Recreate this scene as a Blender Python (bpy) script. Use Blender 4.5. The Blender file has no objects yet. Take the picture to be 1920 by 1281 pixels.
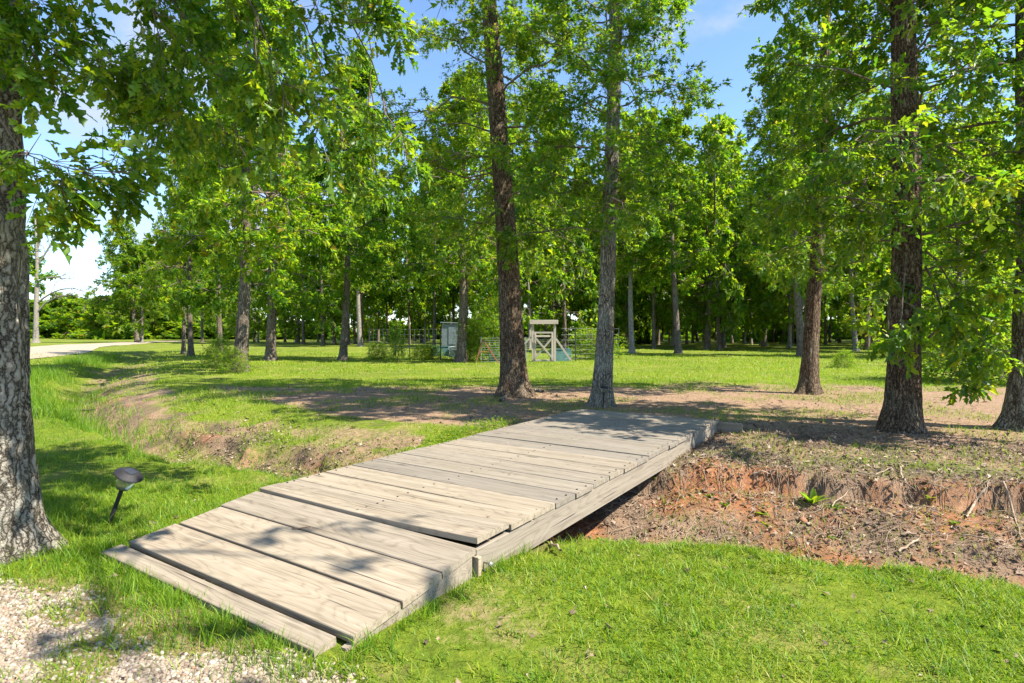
import bpy, bmesh, math
import numpy as np
from mathutils import Vector, Matrix, Quaternion

# ------------------------------------------------------------------ camera, sky, sun, exposure
scene = bpy.context.scene
COL = scene.collection
CAM_H, FPX, HOR = 1.5, 1080.0, 622.0          # eye height, focal length and horizon in photo pixels
cam_d = bpy.data.cameras.new('camera'); cam = bpy.data.objects.new('camera', cam_d); COL.objects.link(cam)
cam.location = (0, 0, CAM_H); cam.rotation_euler = (math.radians(90), 0, 0)
cam_d.sensor_width = 36; cam_d.lens = 36 * FPX / 1920
cam_d.shift_y = -(640.5 - HOR) / 1920
cam_d.clip_start = 0.05; cam_d.clip_end = 3000
scene.camera = cam

SUN_AZ, SUN_EL = math.radians(-20), math.radians(50)   # azimuth measured from +X towards +Y
world = bpy.data.worlds.new('World'); scene.world = world; world.use_nodes = True
wn, wl = world.node_tree.nodes, world.node_tree.links
wn.clear()
w_out = wn.new('ShaderNodeOutputWorld'); w_bg = wn.new('ShaderNodeBackground')
sky = wn.new('ShaderNodeTexSky'); sky.sky_type = 'NISHITA'; sky.sun_disc = False
sky.sun_elevation = SUN_EL; sky.sun_rotation = math.pi / 2 - SUN_AZ
sky.air_density = 1.0; sky.dust_density = 0.15; sky.ozone_density = 5.0; sky.altitude = 200
w_bg.inputs['Strength'].default_value = 0.11
tc = wn.new('ShaderNodeTexCoord')
mp = wn.new('ShaderNodeMapping'); mp.inputs['Scale'].default_value = (1.0, 1.0, 1.9); mp.inputs['Location'].default_value = (0.38, 0.1, 0.22)
cn = wn.new('ShaderNodeTexNoise'); cn.inputs['Scale'].default_value = 3.1; cn.inputs['Detail'].default_value = 8; cn.inputs['Roughness'].default_value = 0.58
cr = wn.new('ShaderNodeMapRange'); cr.interpolation_type = 'SMOOTHSTEP'
cr.inputs['From Min'].default_value = 0.51; cr.inputs['From Max'].default_value = 0.72
cm = wn.new('ShaderNodeMix'); cm.data_type = 'RGBA'; cm.inputs['B'].default_value = (2.45, 2.65, 3.0, 1)
wl.new(tc.outputs['Generated'], mp.inputs['Vector']); wl.new(mp.outputs['Vector'], cn.inputs['Vector'])
sx = wn.new('ShaderNodeSeparateXYZ'); wl.new(tc.outputs['Generated'], sx.inputs[0])
cg = wn.new('ShaderNodeMapRange'); cg.inputs['From Min'].default_value = -0.35; cg.inputs['From Max'].default_value = 0.35; cg.inputs['To Min'].default_value = 0.05; cg.inputs['To Max'].default_value = -0.09
wl.new(sx.outputs['X'], cg.inputs['Value'])
ca = wn.new('ShaderNodeMath'); ca.operation = 'ADD'; wl.new(cn.outputs['Fac'], ca.inputs[0]); wl.new(cg.outputs['Result'], ca.inputs[1])
wl.new(ca.outputs[0], cr.inputs['Value']); wl.new(cr.outputs['Result'], cm.inputs['Factor'])
wl.new(sky.outputs['Color'], cm.inputs['A']); wl.new(cm.outputs['Result'], w_bg.inputs['Color'])
wl.new(w_bg.outputs['Background'], w_out.inputs['Surface'])

sun_d = bpy.data.lights.new('sun', 'SUN'); sun_d.energy = 4.7; sun_d.angle = math.radians(0.53); sun_d.color = (1.0, 0.93, 0.80)
sun = bpy.data.objects.new('sun', sun_d); COL.objects.link(sun)
sdir = Vector((math.cos(SUN_EL) * math.cos(SUN_AZ), math.cos(SUN_EL) * math.sin(SUN_AZ), math.sin(SUN_EL)))
sun.rotation_euler = sdir.to_track_quat('Z', 'Y').to_euler()
sun.location = (20, 0, 30)
vs = scene.view_settings
vs.view_transform = 'Standard'; vs.look = 'None'; vs.gamma = 1.0; vs.use_curve_mapping = False; vs.exposure = 1.55
cy = scene.cycles
cy.use_denoising = True; cy.max_bounces = 10; cy.diffuse_bounces = 5; cy.transmission_bounces = 7; cy.glossy_bounces = 2
cy.sample_clamp_indirect = 6.0

# ------------------------------------------------------------------ numeric helpers
RNG = np.random.default_rng(11)
def sm(a, b, x):
    t = np.clip((x - a) / (b - a), 0, 1); return t * t * (3 - 2 * t)
def _h(ix, iy, iz):
    n = (ix * 374761393 + iy * 668265263 + iz * 2147483647 * 3 + 1013904223) & 0xFFFFFFFF
    n = ((n ^ (n >> 13)) * 1274126177) & 0xFFFFFFFF
    n = ((n ^ (n >> 16)) * 2246822519) & 0xFFFFFFFF
    return ((n ^ (n >> 15)) & 0xFFFF) / 65535.0
def noise(x, y, z=None):
    x = np.asarray(x, float); y = np.asarray(y, float)
    z = np.zeros_like(x) if z is None else np.asarray(z, float)
    fx, fy, fz = np.floor(x), np.floor(y), np.floor(z)
    ix, iy, iz = fx.astype(np.int64), fy.astype(np.int64), fz.astype(np.int64)
    u, v, w = x - fx, y - fy, z - fz
    u = u * u * (3 - 2 * u); v = v * v * (3 - 2 * v); w = w * w * (3 - 2 * w)
    r = 0
    for dx in (0, 1):
        for dy in (0, 1):
            for dz in (0, 1):
                r = r + _h(ix + dx, iy + dy, iz + dz) * (u if dx else 1 - u) * (v if dy else 1 - v) * (w if dz else 1 - w)
    return r
def fbm(x, y, z=None, o=3):
    r, a, t = 0, 0.5, 0
    z = np.zeros_like(np.asarray(x, float)) if z is None else z
    for i in range(o):
        r = r + a * noise(x * 2 ** i + 17 * i, y * 2 ** i - 9 * i, z * 2 ** i); t += a; a *= 0.5
    return r / t
def nrm(v): return v / np.maximum(np.linalg.norm(v, axis=-1, keepdims=True), 1e-9)

# ------------------------------------------------------------------ object helpers
def new_mesh(name, V, F, mat=None, attrs=None, smooth=False):
    """V (n,3); F (m,k) all alike, or a list of such arrays."""
    Fs = F if isinstance(F, list) else [F]
    me = bpy.data.meshes.new(name)
    V = np.ascontiguousarray(V, np.float32)
    me.vertices.add(len(V)); me.vertices.foreach_set('co', V.ravel())
    nl = sum(f.size for f in Fs); npol = sum(len(f) for f in Fs)
    me.loops.add(nl); me.loops.foreach_set('vertex_index', np.concatenate([f.ravel() for f in Fs]).astype(np.int32))
    me.polygons.add(npol)
    tot = np.concatenate([np.full(len(f), f.shape[1], np.int32) for f in Fs])
    st = np.zeros(npol, np.int32); st[1:] = np.cumsum(tot)[:-1]
    me.polygons.foreach_set('loop_start', st)
    me.update(calc_edges=True)
    if smooth: me.polygons.foreach_set('use_smooth', np.ones(npol, bool))
    for k, a in (attrs or {}).items():
        at = me.attributes.new(k, 'FLOAT', 'POINT'); at.data.foreach_set('value', np.ascontiguousarray(a, np.float32))
    if mat is not None: me.materials.append(mat)
    return me
def obj(name, me, parent=None, loc=None):
    o = bpy.data.objects.new(name, me); COL.objects.link(o)
    if parent is not None: o.parent = parent
    if loc is not None: o.location = loc
    return o
def tag(o, label=None, cat=None, group=None, kind=None):
    for k, v in (('label', label), ('category', cat), ('group', group), ('kind', kind)):
        if v: o[k] = v
    return o
def thing(name, label, cat, loc=(0, 0, 0), rz=0.0, group=None):
    o = bpy.data.objects.new(name, None); COL.objects.link(o); o.empty_display_size = 0.1
    o.location = loc; o.rotation_euler = (0, 0, rz)
    return tag(o, label, cat, group)
class MB:
    """collects boxes / tubes / polygons into one mesh"""
    def __init__(s): s.v = []; s.f = []
    def add(s, V, F):
        n = len(s.v); s.v += [tuple(p) for p in V]; s.f += [tuple(i + n for i in f) for f in F]
    def box(s, c, d, M=None, bev=0.0):
        x, y, z = d[0] / 2, d[1] / 2, d[2] / 2
        bm = bmesh.new(); bmesh.ops.create_cube(bm, size=1.0)
        for v in bm.verts: v.co = Vector((v.co.x * d[0], v.co.y * d[1], v.co.z * d[2]))
        if bev: bmesh.ops.bevel(bm, geom=bm.edges[:], offset=bev, segments=1, affect='EDGES')
        bm.verts.index_update()
        V = [((M @ v.co) if M else v.co) + Vector(c) for v in bm.verts]
        s.add(V, [[v.index for v in f.verts] for f in bm.faces]); bm.free()
    def bar(s, a, b, w, h, bev=0.003, up=(0, 0, 1)):
        a, b = Vector(a), Vector(b); d = b - a; L = d.length; x = d.normalized()
        y = Vector(up).cross(x)
        if y.length < 1e-4: y = Vector((0, 1, 0)).cross(x)
        y.normalize(); z = x.cross(y)
        s.box((a + b) / 2, (L, w, h), Matrix((x, y, z)).transposed(), bev)
    def tube(s, pts, rad, n=6):
        V, F = tubes(np.array(pts, float)[None], np.array(rad, float)[None], n, cap=True)
        s.add(V, F.tolist())
    def lathe(s, prof, n=20, M=None, c=(0, 0, 0)):
        V = []; F = []
        for r, z in prof:
            for k in range(n):
                a = 2 * math.pi * k / n; p = Vector((r * math.cos(a), r * math.sin(a), z))
                V.append((M @ p if M else p) + Vector(c))
        for i in range(len(prof) - 1):
            for k in range(n):
                F.append((i * n + k, i * n + (k + 1) % n, (i + 1) * n + (k + 1) % n, (i + 1) * n + k))
        F.append(tuple(range(n))[::-1]); F.append(tuple((len(prof) - 1) * n + k for k in range(n)))
        s.add(V, F)
    def build(s, name, mat, parent=None, smooth=False):
        me = bpy.data.meshes.new(name); me.from_pydata(s.v, [], s.f); me.update()
        if mat: me.materials.append(mat)
        if smooth:
            me.polygons.foreach_set('use_smooth', np.ones(len(me.polygons), bool))
        return obj(name, me, parent)
def tubes(P, R, n, cap=False):
    """P (B,K,3), R (B,K) -> verts, quads"""
    B, K, _ = P.shape
    T = np.empty_like(P); T[:, 1:-1] = P[:, 2:] - P[:, :-2]; T[:, 0] = P[:, 1] - P[:, 0]; T[:, -1] = P[:, -1] - P[:, -2]
    T = nrm(T)
    m = nrm(P[:, -1] - P[:, 0])
    ref = np.where(np.abs(m[:, 2:3]) > 0.8, np.array([[1.0, 0, 0]]), np.array([[0, 0, 1.0]]))[:, None, :]
    A = nrm(np.cross(ref, T)); Bv = np.cross(T, A)
    ang = np.arange(n) * 2 * math.pi / n
    V = P[:, :, None] + R[:, :, None, None] * (np.cos(ang)[None, None, :, None] * A[:, :, None] + np.sin(ang)[None, None, :, None] * Bv[:, :, None])
    idx = np.arange(B * K * n).reshape(B, K, n)
    a = idx[:, :-1]; b = np.roll(a, -1, 2); d = idx[:, 1:]; c = np.roll(d, -1, 2)
    F = np.stack([a, b, c, d], -1).reshape(-1, 4)
    return V.reshape(-1, 3), F

# ------------------------------------------------------------------ materials
def mat(name):
    m = bpy.data.materials.new(name); m.use_nodes = True; nt = m.node_tree; nt.nodes.clear()
    o = nt.nodes.new('ShaderNodeOutputMaterial'); b = nt.nodes.new('ShaderNodeBsdfPrincipled')
    nt.links.new(b.outputs[0], o.inputs['Surface'])
    return m, nt.nodes, nt.links, b, o
def ramp(n, l, src, stops, interp='LINEAR'):
    r = n.new('ShaderNodeValToRGB'); r.color_ramp.interpolation = interp
    e = r.color_ramp.elements
    while len(e) < len(stops): e.new(0.5)
    for i, (p, c) in enumerate(stops):
        e[i].position = p; e[i].color = (c[0], c[1], c[2], 1) if not isinstance(c, (int, float)) else (c, c, c, 1)
    l.new(src, r.inputs['Fac']); return r.outputs['Color']
def mixc(n, l, fac, a, b, mode='MIX'):
    m = n.new('ShaderNodeMix'); m.data_type = 'RGBA'; m.blend_type = mode
    for key, v in (('Factor', fac), ('A', a), ('B', b)):
        if isinstance(v, (int, float)): m.inputs[key].default_value = v
        elif isinstance(v, tuple): m.inputs[key].default_value = (*v, 1)
        else: l.new(v, m.inputs[key])
    return m.outputs['Result']
def math_(n, l, op, a, b=0.0, clamp=False):
    m = n.new('ShaderNodeMath'); m.operation = op; m.use_clamp = clamp
    for i, v in ((0, a), (1, b)):
        if isinstance(v, (int, float)): m.inputs[i].default_value = v
        else: l.new(v, m.inputs[i])
    return m.outputs[0]
def tex(n, l, kind, vec, **kw):
    t = n.new('ShaderNodeTex' + kind)
    for k, v in kw.items():
        if k in t.inputs: t.inputs[k].default_value = v
        else: setattr(t, k, v)
    if vec is not None: l.new(vec, t.inputs['Vector'])
    return t
def coords(n, l, scale=(1, 1, 1), rnd=False):
    t = n.new('ShaderNodeTexCoord'); m = n.new('ShaderNodeMapping'); m.inputs['Scale'].default_value = scale
    l.new(t.outputs['Object'], m.inputs['Vector'])
    if rnd:
        oi = n.new('ShaderNodeObjectInfo'); c = n.new('ShaderNodeCombineXYZ')
        s = math_(n, l, 'MULTIPLY', oi.outputs['Random'], 37.0)
        for i in range(3): l.new(s, c.inputs[i])
        l.new(c.outputs[0], m.inputs['Location'])
    return m.outputs['Vector']
def bump(n, l, b, h, strength=0.5, dist=0.02):
    k = n.new('ShaderNodeBump'); k.inputs['Strength'].default_value = strength; k.inputs['Distance'].default_value = dist
    l.new(h, k.inputs['Height']); l.new(k.outputs[0], b.inputs['Normal'])

def leaf_material(name, cols, trans, tfac=0.5, rough=0.42, spec=0.4):
    m, n, l, b, o = mat(name)
    a = n.new('ShaderNodeAttribute'); a.attribute_name = 'rnd'
    oi = n.new('ShaderNodeObjectInfo')
    sh = math_(n, l, 'ADD', a.outputs['Fac'], math_(n, l, 'MULTIPLY', math_(n, l, 'SUBTRACT', oi.outputs['Random'], 0.5), 0.16), True)
    c = ramp(n, l, sh, cols)
    t = ramp(n, l, sh, trans)
    l.new(c, b.inputs['Base Color']); b.inputs['Roughness'].default_value = rough; b.inputs['Specular IOR Level'].default_value = spec
    tr = n.new('ShaderNodeBsdfTranslucent'); l.new(t, tr.inputs['Color'])
    mx = n.new('ShaderNodeMixShader'); mx.inputs[0].default_value = tfac
    l.new(b.outputs[0], mx.inputs[1]); l.new(tr.outputs[0], mx.inputs[2]); l.new(mx.outputs[0], o.inputs['Surface'])
    return m
OAK = [(0.0, (0.022, 0.080, 0.012)), (0.45, (0.080, 0.165, 0.010)), (0.8, (0.170, 0.230, 0.012)), (0.95, (0.20, 0.22, 0.018)), (1.0, (0.26, 0.18, 0.03))]
OAKT = [(0.0, (0.13, 0.34, 0.012)), (0.45, (0.31, 0.50, 0.011)), (0.8, (0.52, 0.60, 0.014)), (0.95, (0.50, 0.50, 0.03)), (1.0, (0.50, 0.30, 0.03))]
M_leaf = leaf_material('oak_leaf', OAK, OAKT)
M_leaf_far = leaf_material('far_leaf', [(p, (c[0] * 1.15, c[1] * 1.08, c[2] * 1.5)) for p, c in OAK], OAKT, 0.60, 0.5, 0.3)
GR = [(0.0, (0.05, 0.13, 0.012)), (0.45, (0.125, 0.235, 0.010)), (0.82, (0.27, 0.335, 0.018)), (0.96, (0.34, 0.31, 0.08)), (1.0, (0.45, 0.36, 0.17))]
GRT = [(0.0, (0.12, 0.30, 0.015)), (0.45, (0.27, 0.46, 0.010)), (0.82, (0.46, 0.54, 0.015)), (0.96, (0.42, 0.38, 0.08)), (1.0, (0.45, 0.36, 0.15))]
M_grass = leaf_material('grass_blade', GR, GRT, 0.40, 0.5, 0.3)
M_litter, n, l, b, o = mat('dead_leaf')
a = n.new('ShaderNodeAttribute'); a.attribute_name = 'rnd'
l.new(ramp(n, l, a.outputs['Fac'], [(0, (0.05, 0.034, 0.026)), (0.4, (0.14, 0.09, 0.06)), (0.7, (0.27, 0.19, 0.135)), (1, (0.42, 0.34, 0.27))]), b.inputs['Base Color'])
b.inputs['Roughness'].default_value = 0.8

def bark_material(name, dark, mid, light, lichen, crack=0.5):
    m, n, l, b, o = mat(name)
    v1 = coords(n, l, (1, 1, 0.17), True); v2 = coords(n, l, (1, 1, 1), True)
    nz = tex(n, l, 'Noise', v2, Scale=9.0, Detail=5.0, Roughness=0.65)
    warp = mixc(n, l, 0.055, v1, nz.outputs['Color'], 'LINEAR_LIGHT')
    vo = tex(n, l, 'Voronoi', warp, feature='DISTANCE_TO_EDGE', Scale=27.0)
    vo2 = tex(n, l, 'Noise', coords(n, l, (1, 1, 0.3), True), Scale=60.0, Detail=7.0, Roughness=0.72)
    rdg = tex(n, l, 'Noise', coords(n, l, (1, 1, 0.10), True), Scale=30.0, Detail=3.0)
    r1 = ramp(n, l, vo.outputs['Distance'], [(0.0, 0.0), (0.10, 0.45), (0.36, 1.0)])
    hgt = math_(n, l, 'ADD', math_(n, l, 'ADD', math_(n, l, 'MULTIPLY', r1, 0.5), math_(n, l, 'MULTIPLY', vo2.outputs['Fac'], 0.55)), math_(n, l, 'MULTIPLY', rdg.outputs['Fac'], 0.4))
    c = ramp(n, l, hgt, [(0.40, dark), (0.72, mid), (1.0, light)])
    big = tex(n, l, 'Noise', v2, Scale=2.6, Detail=5.0, Roughness=0.6)
    c = mixc(n, l, math_(n, l, 'MULTIPLY', ramp(n, l, big.outputs['Fac'], [(0.5, 0.0), (0.66, 1.0)]), crack), c, lichen)
    c = mixc(n, l, 0.7, c, ramp(n, l, math_(n, l, 'ADD', math_(n, l, 'MULTIPLY', r1, 0.7), math_(n, l, 'MULTIPLY', rdg.outputs['Fac'], 0.6)), [(0.2, 0.15), (0.62, 1.0)]), 'MULTIPLY')
    l.new(c, b.inputs['Base Color']); b.inputs['Roughness'].default_value = 0.92; b.inputs['Specular IOR Level'].default_value = 0.15
    bump(n, l, b, hgt, 1.0, 0.035)
    return m
M_bark_grey = bark_material('bark_grey', (0.05, 0.04, 0.03), (0.215, 0.185, 0.145), (0.40, 0.37, 0.31), (0.37, 0.38, 0.33), 0.40)
M_bark = bark_material('bark_brown', (0.032, 0.02, 0.013), (0.13, 0.086, 0.055), (0.26, 0.195, 0.135), (0.24, 0.23, 0.17), 0.25)
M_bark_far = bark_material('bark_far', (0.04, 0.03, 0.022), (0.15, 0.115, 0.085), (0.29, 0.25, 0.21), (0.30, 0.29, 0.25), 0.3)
M_bark_pale = bark_material('bark_pale', (0.10, 0.085, 0.07), (0.28, 0.25, 0.21), (0.45, 0.42, 0.37), (0.36, 0.35, 0.31), 0.3)
M_twig, n, l, b, o = mat('twig_bark')
l.new(ramp(n, l, tex(n, l, 'Noise', coords(n, l), Scale=9.0).outputs['Fac'], [(0.3, (0.07, 0.048, 0.034)), (0.7, (0.18, 0.135, 0.10))]), b.inputs['Base Color']); b.inputs['Roughness'].default_value = 0.85

def wood_material(name, cols, fine=1.0, dirt=0.35):
    m, n, l, b, o = mat(name)
    v = coords(n, l, (1, 1, 1), True); vf = coords(n, l, (2.2, 95, 95), True)
    d = tex(n, l, 'Noise', coords(n, l, (0.8, 5, 5), True), Scale=1.0, Detail=2.0)
    rr_ = math_(n, l, 'FRACT', math_(n, l, 'MULTIPLY', d.outputs['Fac'], 16.0))          # growth rings cut by the board face
    ringv = ramp(n, l, rr_, [(0.0, 0.75), (0.55, 1.0), (0.86, 0.25), (1.0, 0.75)])
    f = tex(n, l, 'Noise', vf, Scale=1.0, Detail=5.0, Roughness=0.7)
    f2 = tex(n, l, 'Noise', coords(n, l, (0.7, 22, 22), True), Scale=1.0, Detail=4.0, Roughness=0.6)
    mix = math_(n, l, 'ADD', math_(n, l, 'ADD', math_(n, l, 'MULTIPLY', ringv, 0.13), math_(n, l, 'MULTIPLY', f.outputs['Fac'], 0.42)), math_(n, l, 'MULTIPLY', f2.outputs['Fac'], 0.42))
    c = ramp(n, l, mix, [(0.30, cols[0]), (0.52, cols[1]), (0.76, cols[2])])
    oi = n.new('ShaderNodeObjectInfo')
    hsv = n.new('ShaderNodeHueSaturation')
    l.new(math_(n, l, 'ADD', math_(n, l, 'MULTIPLY', oi.outputs['Random'], 0.40), 0.80), hsv.inputs['Value'])
    l.new(math_(n, l, 'ADD', math_(n, l, 'MULTIPLY', oi.outputs['Random'], 0.35), 0.78), hsv.inputs['Saturation'])
    l.new(c, hsv.inputs['Color']); c = hsv.outputs['Color']
    st = tex(n, l, 'Noise', v, Scale=2.3, Detail=5.0, Roughness=0.62)
    c = mixc(n, l, math_(n, l, 'MULTIPLY', ramp(n, l, st.outputs['Fac'], [(0.5, 0.0), (0.72, 1.0)]), dirt), c, (0.20, 0.175, 0.13))
    ck = tex(n, l, 'Noise', coords(n, l, (1.1, 60, 60), True), Scale=1.0, Detail=3.0)
    ckr = ramp(n, l, ck.outputs['Fac'], [(0.27, 0.0), (0.33, 1.0)])
    c = mixc(n, l, 0.75, c, ckr, 'MULTIPLY')
    kn = tex(n, l, 'Voronoi', coords(n, l, (1.2, 4.2, 4.2), True), Scale=1.0); kr = ramp(n, l, kn.outputs['Distance'], [(0.05, 0.25), (0.13, 1.0)])
    c = mixc(n, l, 0.7, c, kr, 'MULTIPLY')
    l.new(c, b.inputs['Base Color']); b.inputs['Roughness'].default_value = 0.78; b.inputs['Specular IOR Level'].default_value = 0.25
    bump(n, l, b, math_(n, l, 'ADD', mix, math_(n, l, 'MULTIPLY', ckr, 0.5)), 0.5, 0.004)
    return m
M_deck = wood_material('weathered_deck_wood', [(0.085, 0.066, 0.048), (0.232, 0.194, 0.148), (0.335, 0.292, 0.235)])
M_side = wood_material('weathered_side_wood', [(0.105, 0.08, 0.055), (0.265, 0.215, 0.158), (0.365, 0.31, 0.24)], 1.0, 0.2)
M_gate = wood_material('gate_wood', [(0.24, 0.20, 0.15), (0.36, 0.31, 0.255), (0.45, 0.41, 0.35)], 1.0, 0.15)
def plain(name, c, rough=0.6, metal=0.0, var=0.25, scale=14.0):
    m, n, l, b, o = mat(name)
    t = tex(n, l, 'Noise', coords(n, l, (1, 1, 1), True), Scale=scale, Detail=5.0)
    l.new(ramp(n, l, t.outputs['Fac'], [(0.3, tuple(x * (1 - var) for x in c)), (0.7, tuple(min(1, x * (1 + var)) for x in c))]), b.inputs['Base Color'])
    b.inputs['Roughness'].default_value = rough; b.inputs['Metallic'].default_value = metal
    return m
M_black = plain('dark_plastic', (0.010, 0.009, 0.012), 0.7, 0, 0.3)
M_solar = plain('solar_cell', (0.03, 0.033, 0.04), 0.12, 0, 0.2)
M_zinc = plain('galvanised_steel', (0.42, 0.43, 0.44), 0.45, 0.7, 0.2)
M_post = plain('dark_post_steel', (0.035, 0.045, 0.035), 0.6, 0.3, 0.3)
M_rust = plain('rusty_steel', (0.24, 0.10, 0.05), 0.8, 0.2, 0.4)
M_teal = plain('teal_paint', (0.09, 0.20, 0.19), 0.6, 0, 0.25, 5.0)
M_whitebox = plain('white_paint', (0.62, 0.64, 0.63), 0.6, 0, 0.12, 4.0)
M_shed = plain('shed_metal', (0.13, 0.16, 0.18), 0.5, 0.1, 0.15, 3.0)
M_root = plain('root_wood', (0.30, 0.22, 0.155), 0.85, 0, 0.4, 20.0)
M_pebble, n, l, b, o = mat('pebble')
a = n.new('ShaderNodeAttribute'); a.attribute_name = 'rnd'
pc = ramp(n, l, a.outputs['Fac'], [(0, (0.09, 0.068, 0.048)), (0.3, (0.175, 0.132, 0.092)), (0.65, (0.275, 0.22, 0.165)), (0.9, (0.38, 0.33, 0.275)), (1, (0.22, 0.11, 0.05))])
l.new(mixc(n, l, 0.35, pc, tex(n, l, 'Noise', coords(n, l), Scale=90.0, Detail=4.0).outputs['Color'], 'SOFT_LIGHT'), b.inputs['Base Color']); b.inputs['Roughness'].default_value = 0.8
M_glass, n, l, b, o = mat('clouded_lamp_glass')
b.inputs['Base Color'].default_value = (0.50, 0.53, 0.42, 1); b.inputs['Roughness'].default_value = 0.35
b.inputs['Transmission Weight'].default_value = 0.85; b.inputs['IOR'].default_value = 1.2

# ground: colour by what lies there (turf, bare tan soil, red clay, leaf litter, gravel bed)
M_ground, n, l, b, o = mat('ground')
v = coords(n, l)
def gattr(k):
    a = n.new('ShaderNodeAttribute'); a.attribute_name = k; return a.outputs['Fac']
n1 = tex(n, l, 'Noise', v, Scale=1.1, Detail=9.0, Roughness=0.68).outputs['Fac']
n2 = tex(n, l, 'Noise', v, Scale=14.0, Detail=6.0, Roughness=0.7).outputs['Fac']
n3 = tex(n, l, 'Noise', v, Scale=0.22, Detail=4.0).outputs['Fac']
n4 = tex(n, l, 'Noise', v, Scale=70.0, Detail=4.0, Roughness=0.7).outputs['Fac']
turf = ramp(n, l, n2, [(0.30, (0.045, 0.065, 0.010)), (0.5, (0.10, 0.145, 0.014)), (0.72, (0.185, 0.21, 0.022))])
turf = mixc(n, l, ramp(n, l, n3, [(0.38, 0.0), (0.65, 0.65)]), turf, (0.17, 0.215, 0.016))
turf = mixc(n, l, math_(n, l, 'MULTIPLY', ramp(n, l, n1, [(0.50, 0.0), (0.68, 1.0)]), 0.62), turf, (0.28, 0.215, 0.09))
soil = ramp(n, l, n2, [(0.25, (0.16, 0.10, 0.062)), (0.55, (0.30, 0.20, 0.13)), (0.8, (0.40, 0.285, 0.195))])
soil = mixc(n, l, 0.5, soil, ramp(n, l, n4, [(0.3, 0.45), (0.6, 1.0)]), 'MULTIPLY')
clay = ramp(n, l, n2, [(0.25, (0.13, 0.055, 0.026)), (0.5, (0.275, 0.115, 0.052)), (0.75, (0.40, 0.22, 0.12))])
lit = ramp(n, l, n4, [(0.3, (0.045, 0.03, 0.02)), (0.5, (0.13, 0.09, 0.06)), (0.75, (0.30, 0.23, 0.17))])
grav = ramp(n, l, n4, [(0.3, (0.22, 0.17, 0.12)), (0.6, (0.42, 0.35, 0.27))])
def fac(att, amp=1.0, sharp=3.2):
    s = math_(n, l, 'ADD', gattr(att), math_(n, l, 'MULTIPLY', math_(n, l, 'SUBTRACT', math_(n, l, 'ADD', math_(n, l, 'MULTIPLY', n1, 0.6), math_(n, l, 'MULTIPLY', n2, 0.4)), 0.5), amp * 1.6))
    return math_(n, l, 'ADD', math_(n, l, 'MULTIPLY', math_(n, l, 'SUBTRACT', s, 0.5), sharp), 0.5, True)
c = mixc(n, l, fac('dirt'), turf, soil)
c = mixc(n, l, fac('litter', 1.1), c, lit)
c = mixc(n, l, fac('clay', 0.9), c, clay)
c = mixc(n, l, fac('gravel', 0.6), c, grav)
l.new(c, b.inputs['Base Color']); b.inputs['Roughness'].default_value = 0.95; b.inputs['Specular IOR Level'].default_value = 0.1
bump(n, l, b, math_(n, l, 'ADD', n2, math_(n, l, 'MULTIPLY', n4, 0.5)), 0.8, 0.03)
M_path, n, l, b, o = mat('gravel_path')
v = coords(n, l)
l.new(ramp(n, l, tex(n, l, 'Noise', v, Scale=3.0, Detail=9.0, Roughness=0.75).outputs['Fac'], [(0.3, (0.22, 0.165, 0.11)), (0.55, (0.34, 0.275, 0.20)), (0.75, (0.42, 0.35, 0.27))]), b.inputs['Base Color']); b.inputs['Roughness'].default_value = 0.95

# ------------------------------------------------------------------ terrain
BA = math.radians(33.3)
U = np.array([math.sin(BA), math.cos(BA)]); W = np.array([math.cos(BA), -math.sin(BA)])   # along / across the footbridge
P0 = np.array([-0.212, 3.53])                                                            # near right corner of the deck
BW, BL, DECK_Z = 2.27, 5.93, 0.20
def bridge_sw(x, y): return (x - P0[0]) * U[0] + (y - P0[1]) * U[1], (x - P0[0]) * W[0] + (y - P0[1]) * W[1]
DITCH = np.array([(16, 0.5), (9, 2.3), (6, 3.2), (4.5, 3.9), (3.1, 4.42), (1.6, 4.85), (0.6, 5.15), (-1, 6.15), (-2.6, 7.0), (-4.2, 7.9), (-8, 11.2), (-11.2, 14.6), (-14, 19), (-18.5, 27), (-24, 37), (-32, 50)], float)
def ditch(x, y):
    best = np.full(x.shape, 1e9); sg = np.zeros(x.shape); px = np.zeros(x.shape)
    for a, b in zip(DITCH[:-1], DITCH[1:]):
        d = b - a; L2 = d @ d
        t = np.clip(((x - a[0]) * d[0] + (y - a[1]) * d[1]) / L2, 0, 1)
        qx, qy = a[0] + t * d[0], a[1] + t * d[1]
        dd = np.hypot(x - qx, y - qy); k = dd < best
        cr_ = d[0] * (y - a[1]) - d[1] * (x - a[0])
        best = np.where(k, dd, best); sg = np.where(k, np.where(cr_ < 0, 1, -1), sg); px = np.where(k, qx, px)
    return best * sg, px
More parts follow.
